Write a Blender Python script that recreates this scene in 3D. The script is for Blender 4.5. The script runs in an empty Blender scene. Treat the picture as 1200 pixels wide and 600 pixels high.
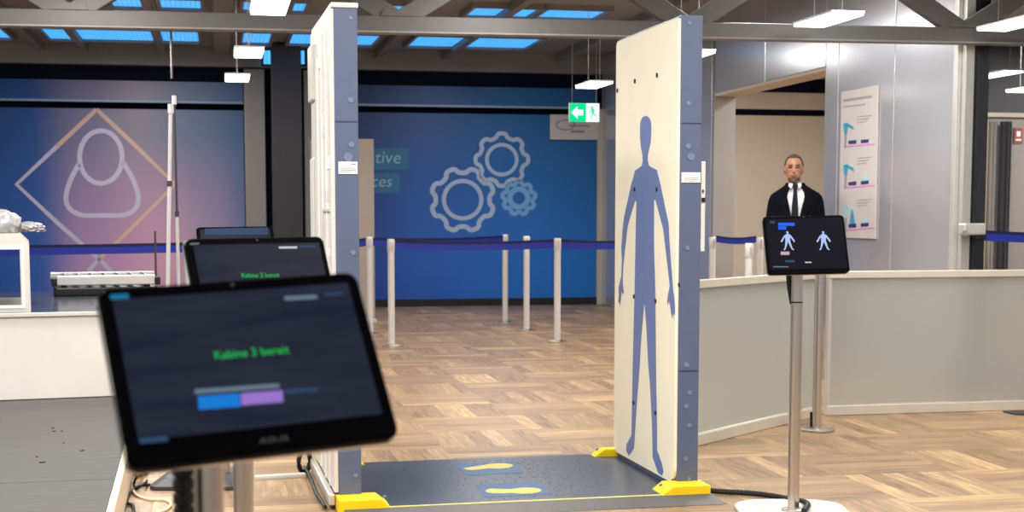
import bpy, bmesh, math, random
from mathutils import Vector, Matrix
random.seed(7)
S = bpy.context.scene
COL = S.collection
PI = math.pi
# ---------------------------------------------------------------- camera model (1200x600 frame)
F, PITCH, CX, CY, CH = 1700.0, 0.088, 600.0, 400.0, 1.285
_c, _s = math.cos(PITCH), math.sin(PITCH)
def ray(px, py):
    u = (px - CX) / F; v = -(py - CY) / F
    return Vector((u, _c + v * _s, -_s + v * _c))
EYE = Vector((0, 0, CH))
def fl(px, py, z=0.0):
    r = ray(px, py); return EYE + r * ((z - CH) / r.z)
def at(px, py, Y):
    r = ray(px, py); return EYE + r * (Y / r.y)
def onplane(px, py, P, n):
    r = ray(px, py); return EYE + r * ((P - EYE).dot(n) / r.dot(n))

# ---------------------------------------------------------------- materials
def lin(c):
    return tuple(((x / 255) / 12.92 if x / 255 <= 0.04045 else ((x / 255 + 0.055) / 1.055) ** 2.4) for x in c) + (1.0,)
def mat(name, rgb, rough=0.5, metal=0.0, noise=0.06, nscale=14.0, bump=0.0, spec=0.5, coat=0.0, aniso=None, trans=0.0, emit=None, estr=0.0, ior=1.45):
    m = bpy.data.materials.new(name); m.use_nodes = True
    nt = m.node_tree; b = nt.nodes['Principled BSDF']
    b.inputs['Roughness'].default_value = rough
    b.inputs['Metallic'].default_value = metal
    b.inputs['Specular IOR Level'].default_value = spec
    b.inputs['Coat Weight'].default_value = coat
    b.inputs['Transmission Weight'].default_value = trans
    b.inputs['IOR'].default_value = ior
    col = lin(rgb)
    tc = nt.nodes.new('ShaderNodeTexCoord')
    nz = nt.nodes.new('ShaderNodeTexNoise'); nz.inputs['Scale'].default_value = nscale; nz.inputs['Detail'].default_value = 4
    mp = nt.nodes.new('ShaderNodeMapping')
    if aniso: mp.inputs['Scale'].default_value = aniso
    nt.links.new(tc.outputs['Object'], mp.inputs['Vector']); nt.links.new(mp.outputs['Vector'], nz.inputs['Vector'])
    rp = nt.nodes.new('ShaderNodeValToRGB')
    rp.color_ramp.elements[0].position = 0.3; rp.color_ramp.elements[1].position = 0.7
    rp.color_ramp.elements[0].color = tuple(max(0, x * (1 - noise)) for x in col[:3]) + (1,)
    rp.color_ramp.elements[1].color = tuple(min(1, x * (1 + noise)) for x in col[:3]) + (1,)
    nt.links.new(nz.outputs['Fac'], rp.inputs['Fac']); nt.links.new(rp.outputs['Color'], b.inputs['Base Color'])
    if bump:
        bp = nt.nodes.new('ShaderNodeBump'); bp.inputs['Strength'].default_value = bump; bp.inputs['Distance'].default_value = 0.01
        nt.links.new(nz.outputs['Fac'], bp.inputs['Height']); nt.links.new(bp.outputs['Normal'], b.inputs['Normal'])
    if emit:
        b.inputs['Emission Color'].default_value = lin(emit); b.inputs['Emission Strength'].default_value = estr
    return m

M = {}
M['white'] = mat('white lacquer', (212, 208, 200), 0.35, noise=0.03)
M['counter'] = mat('cream laminate', (234, 228, 219), 0.45, noise=0.03, nscale=5)
M['cream'] = mat('cream cover sheet', (246, 238, 214), 0.5, noise=0.02, nscale=6)
M['scan_blue'] = mat('blue grey powder coat', (86, 95, 121), 0.45, noise=0.03)
M['picto'] = mat('blue print', (103, 122, 172), 0.45, noise=0.02)
M['screw'] = mat('pale screw', (112, 122, 154), 0.35, noise=0.02)
M['black'] = mat('black plastic', (16, 16, 18), 0.4, noise=0.1)
M['blackgloss'] = mat('black glossy bezel', (4, 4, 6), 0.45, noise=0.1, spec=0.03)
M['rubber'] = mat('black rubber', (24, 24, 26), 0.7, noise=0.2, nscale=60)
M['yellow'] = mat('yellow powder coat', (250, 210, 10), 0.45, noise=0.03)
M['steel'] = mat('brushed steel', (205, 198, 190), 0.28, 1.0, noise=0.08, nscale=8, aniso=(30, 30, 0.5))
M['satin'] = mat('satin post', (200, 196, 190), 0.4, 0.6, noise=0.04, aniso=(20, 20, 0.5))
M['poststeel'] = mat('pale steel post', (215, 212, 208), 0.42, 0.25, noise=0.03)
M['belt'] = mat('blue webbing', (28, 44, 150), 0.6, noise=0.12, nscale=60)
M['beltedge'] = mat('dark blue webbing edge', (14, 18, 66), 0.7, noise=0.1)
M['mat_dark'] = mat('dark slate floor plate', (54, 61, 78), 0.33, noise=0.08, nscale=30, bump=0.03)
M['ramp'] = mat('grey aluminium ramp', (90, 88, 88), 0.5, 0.2, noise=0.06)
M['tile_blue'] = mat('blue footprint tile', (56, 90, 128), 0.5, noise=0.08, nscale=40)
M['foot_yellow'] = mat('yellow footprint', (226, 188, 92), 0.5, noise=0.04)
M['speck'] = mat('grip dot', (50, 56, 70), 0.8, noise=0.1)
M['beam'] = mat('grey painted steel', (90, 88, 87), 0.5, noise=0.05)
M['ceil'] = mat('dark grey brown ceiling', (140, 138, 140), 0.7, noise=0.06, nscale=2)
M['joist'] = mat('brown grey joist', (128, 126, 126), 0.6, noise=0.06)
M['navy'] = mat('navy fascia', (7, 12, 32), 0.8, noise=0.1, spec=0.15)
M['skirt'] = mat('black skirting', (20, 20, 26), 0.5)
M['greycol'] = mat('warm grey column', (150, 145, 142), 0.5, noise=0.03, nscale=3)
M['charcoal'] = mat('charcoal column', (58, 56, 60), 0.5, noise=0.05)
M['beige'] = mat('beige wall paint', (188, 176, 160), 0.55, noise=0.03, nscale=2)
M['sand'] = mat('beige banner', (176, 162, 150), 0.6, noise=0.03)
M['ledge'] = mat('pale blue ledge', (136, 158, 188), 0.5)
M['clad'] = mat('satin metal cladding', (192, 193, 200), 0.2, 0.5, noise=0.03, nscale=2)
M['seam'] = mat('dark seam', (60, 60, 64), 0.6)
M['mullion'] = mat('pale aluminium mullion', (186, 184, 178), 0.35, 0.5, noise=0.03)
M['dirty'] = mat('grey rubber deck', (78, 76, 75), 0.7, noise=0.12, nscale=5, bump=0.05, aniso=(1, 6, 1))
M['beech'] = mat('beech edging', (222, 204, 180), 0.5, noise=0.08, nscale=8, aniso=(8, 1, 8))
M['deckgap'] = mat('deck underside', (40, 38, 36), 0.8)
M['darktop'] = mat('dark glossy table top', (66, 70, 82), 0.16, noise=0.1, nscale=4)
M['alu'] = mat('aluminium', (206, 204, 200), 0.35, 0.5, noise=0.04)
M['bag'] = mat('crumpled white plastic', (150, 148, 150), 0.35, noise=0.15, nscale=30, trans=0.2)
M['cable'] = mat('black cable', (14, 14, 15), 0.5, noise=0.2, nscale=50)
M['creamcable'] = mat('cream cable', (224, 210, 176), 0.5)
M['paper'] = mat('white label paper', (236, 234, 230), 0.6, noise=0.02)
M['ink'] = mat('grey ink', (134, 131, 132), 0.7)
M['lampbody'] = mat('white lamp housing', (214, 214, 212), 0.4)
M['lampglow'] = mat('lamp diffuser', (250, 250, 246), 0.5, noise=0.0, emit=(255, 252, 244), estr=5.0)
M['rail'] = mat('champagne rail', (212, 204, 188), 0.38, 0.25, noise=0.03)
M['suit'] = mat('dark navy suit cloth', (12, 13, 22), 0.9, noise=0.15, nscale=80, spec=0.1)
M['shirt'] = mat('white shirt', (232, 230, 230), 0.7, noise=0.02)
M['tie'] = mat('dark navy tie', (20, 21, 36), 0.7, noise=0.1, nscale=90, spec=0.2)
M['skin'] = mat('skin', (176, 126, 100), 0.5, noise=0.05)
M['beard'] = mat('stubble', (112, 80, 66), 0.7, noise=0.15, nscale=120)
M['eye'] = mat('eye and brow', (44, 30, 26), 0.5)
M['lip'] = mat('lips', (130, 78, 66), 0.5)
M['hair'] = mat('short grey hair', (74, 64, 58), 0.8, noise=0.3, nscale=120)
M['shoe'] = mat('black leather', (14, 13, 13), 0.3)
M['curtain'] = mat('beige curtain', (196, 184, 164), 0.8, noise=0.08, nscale=6, aniso=(10, 10, 0.3))
M['greywall'] = mat('grey wall paint', (140, 134, 130), 0.6, noise=0.03)
M['red'] = mat('red sign', (150, 70, 56), 0.5)
M['printblue'] = mat('poster turquoise', (40, 150, 190), 0.6, noise=0.05)
M['printlight'] = mat('poster pale blue', (160, 206, 222), 0.6, noise=0.05)
M['printnavy'] = mat('poster navy', (44, 44, 110), 0.6)
M['printpink'] = mat('poster pink', (206, 130, 186), 0.6)
M['printgrey'] = mat('poster grey', (150, 150, 156), 0.6)
M['iconwhite'] = mat('mural print pale lilac', (192, 184, 208), 0.6, noise=0.02)
M['iconorange'] = mat('mural print pale orange', (206, 170, 158), 0.6, noise=0.02)
M['gearprint'] = mat('mural print grey blue', (164, 180, 206), 0.6, noise=0.04, nscale=1)
M['gearprint2'] = mat('mural print light blue', (112, 166, 214), 0.6, noise=0.04)
M['texttile'] = mat('mural teal tile', (44, 104, 142), 0.6, noise=0.03)
M['textprint'] = mat('mural lettering', (140, 172, 186), 0.6)
M['board'] = mat('grey white notice board', (196, 191, 190), 0.5, noise=0.02)
M['silverlogo'] = mat('grey lettering', (80, 82, 88), 0.4)

def emis(name, rgb, strength=1.0, gloss=0.4):
    m = mat(name, (8, 8, 10), gloss, noise=0.0, emit=rgb, estr=strength, spec=0.08); return m
M['uigreen'] = emis('screen green', (34, 196, 84), 0.9)
M['uiblue'] = emis('screen blue', (20, 128, 220), 0.9)
M['uipurple'] = emis('screen violet', (158, 122, 214), 0.9)
M['uigrey'] = emis('screen grey', (120, 142, 160), 0.7)
M['uidim'] = emis('screen dim blue', (52, 78, 116), 0.8)
M['uicyan'] = emis('screen cyan', (20, 124, 170), 0.8)
M['uifig'] = emis('screen pale blue figure', (176, 196, 250), 1.0)
M['uipink'] = emis('screen pale pink', (206, 176, 190), 0.9)
M['uibright'] = emis('screen bright blue', (24, 100, 240), 1.0)
M['uiwhite'] = emis('screen white', (220, 220, 224), 0.9)
M['exitgreen'] = emis('exit sign green', (0, 214, 140), 1.2)
M['exitwhite'] = emis('exit sign white', (222, 255, 244), 1.5)

def screen_mat(name, a, b, streak):
    m = bpy.data.materials.new(name); m.use_nodes = True; nt = m.node_tree; p = nt.nodes['Principled BSDF']
    p.inputs['Base Color'].default_value = (0.004, 0.004, 0.006, 1); p.inputs['Roughness'].default_value = 0.3; p.inputs['Specular IOR Level'].default_value = 0.03
    tc = nt.nodes.new('ShaderNodeTexCoord'); mp = nt.nodes.new('ShaderNodeMapping'); mp.inputs['Rotation'].default_value = (0, 0.5, 0); mp.inputs['Scale'].default_value = (2.2, 1, 14)
    nz = nt.nodes.new('ShaderNodeTexNoise'); nz.inputs['Scale'].default_value = 2.2; nz.inputs['Detail'].default_value = 5
    rp = nt.nodes.new('ShaderNodeValToRGB'); rp.color_ramp.elements[0].position = 0.35; rp.color_ramp.elements[1].position = 0.72
    rp.color_ramp.elements[0].color = lin(a); rp.color_ramp.elements[1].color = lin(b)
    nt.links.new(tc.outputs['Object'], mp.inputs['Vector']); nt.links.new(mp.outputs['Vector'], nz.inputs['Vector'])
    nt.links.new(nz.outputs['Fac'], rp.inputs['Fac']); nt.links.new(rp.outputs['Color'], p.inputs['Emission Color'])
    p.inputs['Emission Strength'].default_value = streak
    return m
M['screen'] = screen_mat('navy display', (28, 34, 52), (46, 50, 66), 0.8)
M['screenblack'] = screen_mat('black display', (8, 8, 14), (14, 14, 22), 0.8)

def sky_mat():
    m = bpy.data.materials.new('skylight pane'); m.use_nodes = True; nt = m.node_tree; p = nt.nodes['Principled BSDF']
    p.inputs['Base Color'].default_value = (0.05, 0.1, 0.15, 1); p.inputs['Roughness'].default_value = 0.3
    tc = nt.nodes.new('ShaderNodeTexCoord'); br = nt.nodes.new('ShaderNodeTexBrick')
    br.offset = 0; br.inputs['Scale'].default_value = 10; br.inputs['Mortar Size'].default_value = 0.035
    br.inputs['Color1'].default_value = lin((84, 182, 250)); br.inputs['Color2'].default_value = lin((66, 166, 246)); br.inputs['Mortar'].default_value = lin((40, 110, 180))
    nt.links.new(tc.outputs['Object'], br.inputs['Vector']); nt.links.new(br.outputs['Color'], p.inputs['Emission Color'])
    p.inputs['Emission Strength'].default_value = 1.4
    return m
M['skylight'] = sky_mat()

def glass(name, rgb, rough, trans=0.9):
    m = bpy.data.materials.new(name); m.use_nodes = True; p = m.node_tree.nodes['Principled BSDF']
    p.inputs['Base Color'].default_value = lin(rgb); p.inputs['Roughness'].default_value = rough
    p.inputs['Transmission Weight'].default_value = trans; p.inputs['IOR'].default_value = 1.2
    return m
M['frosted'] = glass('frosted glass', (216, 220, 216), 0.5, 0.75)
M['clear'] = glass('clear acrylic', (232, 236, 240), 0.02, 1.0)
M['glazing'] = glass('clear glazing', (225, 228, 230), 0.02, 1.0)

def floor_mat():
    m = bpy.data.materials.new('oak block parquet'); m.use_nodes = True; nt = m.node_tree; p = nt.nodes['Principled BSDF']; N = nt.nodes.new; L = nt.links.new
    def math_(op, a, b=None, c=None):
        n = N('ShaderNodeMath'); n.operation = op
        for i, v in enumerate((a, b, c)):
            if v is None: continue
            if isinstance(v, (int, float)): n.inputs[i].default_value = v
            else: L(v, n.inputs[i])
        return n.outputs[0]
    tc = N('ShaderNodeTexCoord'); mp = N('ShaderNodeMapping'); mp.inputs['Rotation'].default_value = (0, 0, -0.2)
    L(tc.outputs['Object'], mp.inputs['Vector']); sp = N('ShaderNodeSeparateXYZ'); L(mp.outputs['Vector'], sp.inputs[0])
    B = 0.6
    x = math_('DIVIDE', sp.outputs[0], B); y = math_('DIVIDE', sp.outputs[1], B)
    fx = math_('FLOOR', x); fy = math_('FLOOR', y)
    par = math_('MODULO', math_('ABSOLUTE', math_('ADD', fx, fy)), 2.0)
    rx = math_('FRACT', x); ry = math_('FRACT', y)
    def mix(a, b): # par ? b : a
        n = N('ShaderNodeMix'); n.data_type = 'FLOAT'; L(par, n.inputs[0]); L(a, n.inputs[2]); L(b, n.inputs[3]); return n.outputs[0]
    acr = mix(ry, rx); alo = mix(x, y)
    idx = math_('FLOOR', math_('MULTIPLY', acr, 6.0))
    cmb = N('ShaderNodeCombineXYZ'); L(math_('ADD', math_('MULTIPLY', fx, 7.0), idx), cmb.inputs[0]); L(fy, cmb.inputs[1]); L(par, cmb.inputs[2])
    wn = N('ShaderNodeTexWhiteNoise'); L(cmb.outputs[0], wn.inputs['Vector'])
    # grain
    g = N('ShaderNodeCombineXYZ'); L(math_('MULTIPLY', alo, 1.6), g.inputs[0]); L(math_('MULTIPLY', acr, 16.0), g.inputs[1]); L(math_('MULTIPLY', wn.outputs['Value'], 37.0), g.inputs[2])
    gn = N('ShaderNodeTexNoise'); gn.inputs['Scale'].default_value = 1.6; gn.inputs['Detail'].default_value = 6; gn.inputs['Roughness'].default_value = 0.6; L(g.outputs[0], gn.inputs['Vector'])
    tot = math_('ADD', math_('MULTIPLY', math_('POWER', wn.outputs['Value'], 1.6), 0.34), math_('MULTIPLY', gn.outputs['Fac'], 0.9))
    rp = N('ShaderNodeValToRGB'); e = rp.color_ramp.elements
    e[0].position = 0.25; e[0].color = lin((98, 74, 54)); e[1].position = 1.0; e[1].color = lin((222, 182, 126))
    k = e.new(0.48); k.color = lin((142, 113, 84)); k = e.new(0.72); k.color = lin((168, 137, 101))
    L(tot, rp.inputs['Fac'])
    # joints
    pf = math_('FRACT', math_('MULTIPLY', acr, 6.0))
    j = math_('LESS_THAN', math_('MINIMUM', pf, math_('SUBTRACT', 1.0, pf)), 0.018)
    mx = N('ShaderNodeMix'); mx.data_type = 'RGBA'; L(math_('MULTIPLY', j, 0.5), mx.inputs[0]); L(rp.outputs['Color'], mx.inputs[6]); mx.inputs[7].default_value = lin((84, 66, 50))
    L(mx.outputs[2], p.inputs['Base Color']); p.inputs['Roughness'].default_value = 0.42
    bp = N('ShaderNodeBump'); bp.inputs['Strength'].default_value = 0.06; bp.inputs['Distance'].default_value = 0.004; L(gn.outputs['Fac'], bp.inputs['Height']); L(bp.outputs['Normal'], p.inputs['Normal'])
    return m
M['floor'] = floor_mat()

def mural_mat(name, stops, stops2, z0, z1, mask):
    """printed mural: two horizontal colour ramps (top print / bottom print), blended by height; coordinates in metres along the wall"""
    m = bpy.data.materials.new(name); m.use_nodes = True; nt = m.node_tree; p = nt.nodes['Principled BSDF']; N = nt.nodes.new; L = nt.links.new
    p.inputs['Roughness'].default_value = 0.5
    tc = N('ShaderNodeTexCoord'); sp = N('ShaderNodeSeparateXYZ'); L(tc.outputs['Object'], sp.inputs[0])
    def ramp(st):
        r = N('ShaderNodeValToRGB'); r.color_ramp.interpolation = 'EASE'; els = r.color_ramp.elements
        while len(els) < len(st): els.new(0.5)
        for e_, (q, c) in zip(els, st): e_.position = q; e_.color = lin(c)
        return r
    mr = N('ShaderNodeMapRange'); mr.inputs[1].default_value = mask[0]; mr.inputs[2].default_value = mask[1]; L(sp.outputs[0], mr.inputs[0])
    mz = N('ShaderNodeMapRange'); mz.inputs[1].default_value = z0; mz.inputs[2].default_value = z1; L(sp.outputs[2], mz.inputs[0])
    a = ramp(stops); b = ramp(stops2); L(mr.outputs[0], a.inputs[0]); L(mr.outputs[0], b.inputs[0])
    mx = N('ShaderNodeMix'); mx.data_type = 'RGBA'; L(mz.outputs[0], mx.inputs[0]); L(b.outputs[0], mx.inputs[6]); L(a.outputs[0], mx.inputs[7])
    L(mx.outputs[2], p.inputs['Base Color'])
    return m

# ---------------------------------------------------------------- mesh helpers
class MB:
    def __init__(s): s.bm = bmesh.new()
    def _new(s, n0): s.bm.verts.ensure_lookup_table(); return s.bm.verts[n0:]
    def box(s, c, d, bev=0.0, rot=None, seg=2):
        r = bmesh.ops.create_cube(s.bm, size=1.0); vs = r['verts']
        bmesh.ops.scale(s.bm, vec=d, verts=vs)
        if bev:
            es = list({e for v in vs for e in v.link_edges})
            rr = bmesh.ops.bevel(s.bm, geom=es, offset=bev, segments=seg, affect='EDGES', profile=0.5); vs = list({v for f in rr['faces'] for v in f.verts} | {v for v in vs if v.is_valid})
        if rot is not None: bmesh.ops.transform(s.bm, matrix=rot.to_4x4(), verts=vs)
        bmesh.ops.translate(s.bm, vec=c, verts=vs); return s
    def cyl(s, a, b, r0, r1=None, n=24, cap=True):
        a = Vector(a); b = Vector(b); r1 = r0 if r1 is None else r1; d = b - a
        q = Vector((0, 0, 1)).rotation_difference(d.normalized()).to_matrix().to_4x4()
        bmesh.ops.create_cone(s.bm, cap_ends=cap, segments=n, radius1=r0, radius2=r1, depth=d.length, matrix=Matrix.Translation((a + b) / 2) @ q); return s
    def sph(s, c, r, sc=(1, 1, 1), n=16):
        bmesh.ops.create_uvsphere(s.bm, u_segments=n, v_segments=max(6, n // 2 + 2), radius=r, matrix=Matrix.Translation(c) @ Matrix.Diagonal((*sc, 1))); return s
    def lathe(s, prof, c=(0, 0, 0), n=32):
        rings = []
        for r, z in prof:
            rings.append([s.bm.verts.new((c[0] + r * math.cos(2 * PI * i / n), c[1] + r * math.sin(2 * PI * i / n), c[2] + z)) for i in range(n)])
        for k in range(len(rings) - 1):
            for i in range(n): s.bm.faces.new((rings[k][i], rings[k][(i + 1) % n], rings[k + 1][(i + 1) % n], rings[k + 1][i]))
        s.bm.faces.new(list(reversed(rings[0]))); s.bm.faces.new(rings[-1]); return s
    def prism(s, pts, vec):
        """closed polygon of 3-D points extruded along vec"""
        vec = Vector(vec); a = [s.bm.verts.new(p) for p in pts]; b = [s.bm.verts.new(Vector(p) + vec) for p in pts]
        s.bm.faces.new(a); s.bm.faces.new(list(reversed(b))); n = len(pts)
        for i in range(n): s.bm.faces.new((a[i], b[i], b[(i + 1) % n], a[(i + 1) % n]))
        return s
    def strip(s, inner, outer, vec, closed=True):
        """band between two matching outlines, extruded along vec"""
        vec = Vector(vec); n = len(inner); A = [s.bm.verts.new(p) for p in inner]; B = [s.bm.verts.new(p) for p in outer]
        A2 = [s.bm.verts.new(Vector(p) + vec) for p in inner]; B2 = [s.bm.verts.new(Vector(p) + vec) for p in outer]
        for i in range(n if closed else n - 1):
            j = (i + 1) % n
            for q in ((A[i], A[j], B[j], B[i]), (A2[i], B2[i], B2[j], A2[j]), (A[i], A2[i], A2[j], A[j]), (B[i], B[j], B2[j], B2[i])): s.bm.faces.new(q)
        if not closed:
            for i in (0, n - 1): s.bm.faces.new((A[i], B[i], B2[i], A2[i]))
        return s
    def tube(s, pts, r, n=10):
        pts = [Vector(p) for p in pts]; rings = []
        for i, p in enumerate(pts):
            t = (pts[min(i + 1, len(pts) - 1)] - pts[max(i - 1, 0)]).normalized()
            u = t.cross(Vector((0, 0, 1))); u = u.normalized() if u.length > 1e-3 else Vector((1, 0, 0)); v = u.cross(t).normalized()
            rr = r[i] if isinstance(r, (list, tuple)) else r
            rings.append([s.bm.verts.new(p + u * rr * math.cos(2 * PI * k / n) + v * rr * math.sin(2 * PI * k / n)) for k in range(n)])
        for a, b in zip(rings, rings[1:]):
            for k in range(n): s.bm.faces.new((a[k], a[(k + 1) % n], b[(k + 1) % n], b[k]))
        s.bm.faces.new(list(reversed(rings[0]))); s.bm.faces.new(rings[-1]); return s
    def build(s, name, m, parent=None, loc=None, rz=None, smooth=False, rotm=None):
        bmesh.ops.recalc_face_normals(s.bm, faces=s.bm.faces)
        me = bpy.data.meshes.new(name); s.bm.to_mesh(me); s.bm.free()
        for mm in (m if isinstance(m, (list, tuple)) else [m]): me.materials.append(mm)
        if smooth:
            for p in me.polygons: p.use_smooth = True
            try: me.set_sharp_from_angle(angle=math.radians(40))
            except Exception: pass
        o = bpy.data.objects.new(name, me); COL.objects.link(o)
        if parent: o.parent = parent
        if loc is not None: o.location = loc
        if rz is not None: o.rotation_euler = (0, 0, rz)
        if rotm is not None: o.rotation_euler = rotm.to_euler()
        return o
def smoothline(pts, n=8):
    """Catmull-Rom through the points"""
    P = [Vector(p) for p in pts]; P = [P[0] * 2 - P[1]] + P + [P[-1] * 2 - P[-2]]; out = []
    for i in range(1, len(P) - 2):
        for k in range(n):
            t = k / n; a, b, c, d = P[i - 1:i + 3]
            out.append(0.5 * ((2 * b) + (c - a) * t + (2 * a - 5 * b + 4 * c - d) * t * t + (3 * b - a - 3 * c + d) * t ** 3))
    out.append(P[-2]); return out
def tag(o, label=None, cat=None, group=None, kind=None):
    if label: o['label'] = label
    if cat: o['category'] = cat
    if group: o['group'] = group
    if kind: o['kind'] = kind
    return o
def empty(name, loc, rz=0.0, label=None, cat=None, group=None):
    o = bpy.data.objects.new(name, None); COL.objects.link(o); o.location = loc; o.rotation_euler = (0, 0, rz); o.empty_display_size = 0.1
    return tag(o, label, cat, group)
def toloc(root, p):
    R = Matrix.Rotation(-root.rotation_euler.z, 3, 'Z'); return R @ (Vector(p) - Vector(root.location))
def copy_tree(o, parent=None):
    c = o.copy(); COL.objects.link(c)
    if parent: c.parent = parent
    for ch in [x for x in COL.objects if x.parent == o]: copy_tree(ch, c)
    return c
def lettering(name, text, size, m, parent, origin, right, up, align='CENTER', depth=0.001, width=None, shear=0.0):
    """text mesh standing in the plane (right, up) at origin (parent-local)"""
    cu = bpy.data.curves.new(name, 'FONT'); cu.body = text; cu.size = size; cu.align_x = align; cu.align_y = 'CENTER'; cu.extrude = depth / 2; cu.shear = shear; cu.resolution_u = 3
    t = bpy.data.objects.new('tmp', cu); COL.objects.link(t); bpy.context.view_layer.update()
    dg = bpy.context.evaluated_depsgraph_get(); me = bpy.data.meshes.new_from_object(t.evaluated_get(dg)); COL.objects.unlink(t); bpy.data.objects.remove(t)
    me.name = name
    xs = [v.co.x for v in me.vertices]; k = 1.0
    if width: k = width / (max(xs) - min(xs))
    right = Vector(right).normalized(); up = Vector(up).normalized(); nrm = right.cross(up)
    for v in me.vertices: v.co = Vector(origin) + right * v.co.x * k + up * v.co.y * (1.0) + nrm * v.co.z
    me.materials.clear(); me.materials.append(m)
    o = bpy.data.objects.new(name, me); COL.objects.link(o); o.parent = parent; return o
def struct(o): o['kind'] = 'structure'; return o

# ---------------------------------------------------------------- building frame
BY = 0.2                                      # yaw of the hall
LAT = Vector((math.cos(BY), math.sin(BY), 0)); DEP = Vector((-math.sin(BY), math.cos(BY), 0)); UP = Vector((0, 0, 1))
OW = Vector((3.28, 10.6, 0))                  # foot of the steel post, where the metal wall starts
BK = Vector((-0.36, 20.25, 0))                # a point on the back wall
CEIL = 3.47
def BW(u, v, z=0.0): return OW + LAT * u + DEP * v + UP * z
def uv(p): d = Vector(p) - OW; return d.dot(LAT), d.dot(DEP)
VB = uv(BK)[1]                                # depth of the back wall in the building frame
def back(px, py, off=0.0):                    # photo point on the back wall -> (u, z)
    p = onplane(px, py, BK - DEP * off, DEP); return uv(p)[0], p.z

# floor, ceiling
mb = MB(); mb.box((0, 11, -0.05), (26, 28, 0.1)); struct(mb.build('floor', M['floor']))
mb = MB(); mb.box((0, 0, 0), (26, 17, 0.12)); o = mb.build('ceiling', M['ceil'], loc=(0, 16.5, CEIL + 0.06), rz=BY); struct(o)

# back wall: dark base, then the printed wall panels stand in front of it
u0 = back(-60, 300)[0]; u1 = uv(onplane(1300, 300, BK, DEP))[0]
mb = MB(); mb.box(((u0 - 6 + u1 + 2) / 2, VB + 0.3, CEIL / 2), (u1 - u0 + 8, 0.3, CEIL)); o = mb.build('wall_back', M['navy'], loc=OW, rz=BY); struct(o)
zf = back(350, 98.5)[1]; znv = back(350, 81)[1]      # underside of navy band
zl = back(350, 123)[1]     # ledge height
mb = MB(); mb.box(((u0 - 6 + u1) / 2, VB + 0.1, (zf + znv) / 2), (u1 - u0 + 6, 0.2, znv - zf - 0.01)); o = mb.build('trim_1', M['navy'], loc=OW, rz=BY); struct(o)
mb = MB(); mb.box(((u0 - 6 + u1) / 2, VB + 0.0, (znv + CEIL) / 2), (u1 - u0 + 6, 0.3, CEIL - znv - 0.004)); o = mb.build('trim_2', M['ceil'], loc=OW, rz=BY); struct(o)

def mural(name, xa, xb, label, m, open_left=False):
    ua = back(xa, 250)[0]; ub = back(xb, 250)[0]
    r = empty(name, BW((ua + ub) / 2, VB), BY, label, 'mural'); w = ub - ua
    MB().box((0, 0.02, (0.1 + zl - 0.085) / 2), (w, 0.04, zl - 0.085 - 0.1)).build('printed_panel', m, r)
    MB().box((0, 0.0, (zl + zf) / 2 + 0.012), (w, 0.06, zf - zl - 0.02)).build('fascia', m, r)
    MB().box((0, -0.02, zl + 0.012), (w, 0.07, 0.03), 0.004).build('ledge', M['ledge'], r)
    MB().box((0, 0.0, 0.05), (w, 0.07, 0.1)).build('skirting', M['skirt'], r)
    return r, ua, ub
mm1 = mural_mat('mural print left', [(0.0, (24, 66, 122)), (0.28, (28, 74, 140)), (0.45, (112, 108, 138)), (0.62, (132, 124, 140)), (0.8, (100, 112, 140)), (1.0, (66, 100, 144))],
                [(0.0, (24, 86, 168)), (0.3, (40, 92, 176)), (0.46, (176, 140, 184)), (0.7, (212, 160, 188)), (0.86, (176, 150, 184)), (1.0, (104, 124, 172))], 0.6, 2.3, (-2.05, 2.05))
mm2 = mural_mat('mural print centre', [(0.0, (10, 40, 92)), (0.35, (10, 66, 124)), (0.7, (8, 90, 146)), (1.0, (8, 86, 138))],
                [(0.0, (24, 56, 142)), (0.3, (18, 90, 186)), (0.65, (10, 106, 198)), (1.0, (2, 108, 190))], 0.5, 2.6, (-1.6, 2.0))
mu1, a1, b1 = mural('wall_mural', -60, 287, 'printed wall mural fading from blue to pink with a pale figure icon in a diamond', mm1)
mu2, a2, b2 = mural('wall_mural', 372, 699, 'printed blue wall mural with three pale gear outlines behind the belt barriers', mm2)
def mpt(r, px, py, off=0.03):                # photo point -> local point on a mural's face
    p = onplane(px, py, BK + DEP * (0.0 - off + 0.0), DEP); q = toloc(r, p); q.y = -off + 0.03; return q
def line_print(r, pts, th, m, name='icon_line', closed=False):
    L_ = [mpt(r, *p) for p in pts]; n = len(L_); a = []; b = []
    for i, p in enumerate(L_):
        q0 = L_[(i - 1) % n] if closed or i else p; q1 = L_[(i + 1) % n] if closed or i < n - 1 else p
        t = (q1 - q0).normalized(); nn = Vector((t.z, 0, -t.x)); a.append(p + nn * th / 2); b.append(p - nn * th / 2)
    mb = MB(); mb.strip(a, b, (0, -0.004, 0), closed); return mb.build(name, m, r)
line_print(mu1, [(113, 128), (66, 172)], 0.055, M['iconorange']); line_print(mu1, [(66, 172), (19, 216), (68, 262), (117, 305), (131, 319)], 0.055, M['iconwhite'])
line_print(mu1, [(113, 128), (160, 172), (205, 216), (160, 262), (117, 303)], 0.055, M['iconorange']); line_print(mu1, [(117, 303), (103, 318)], 0.055, M['iconwhite'])
line_print(mu1, [(118 + 25 * math.cos(t), 184 - 31 * math.sin(t) * (1.0 if math.sin(t) > 0 else 1.0)) for t in [2 * PI * i / 40 for i in range(40)]], 0.062, M['iconwhite'], 'figure_outline', True)
body = smoothline([(92, 192, 0), (82, 212, 0), (77, 231, 0), (81, 244, 0), (95, 252, 0), (119, 252.5, 0), (145, 252, 0), (158, 245, 0), (162, 231, 0), (156, 211, 0), (144, 190, 0)], 6)
line_print(mu1, [(p.x, p.y) for p in body], 0.062, M['iconwhite'], 'figure_outline')
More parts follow.
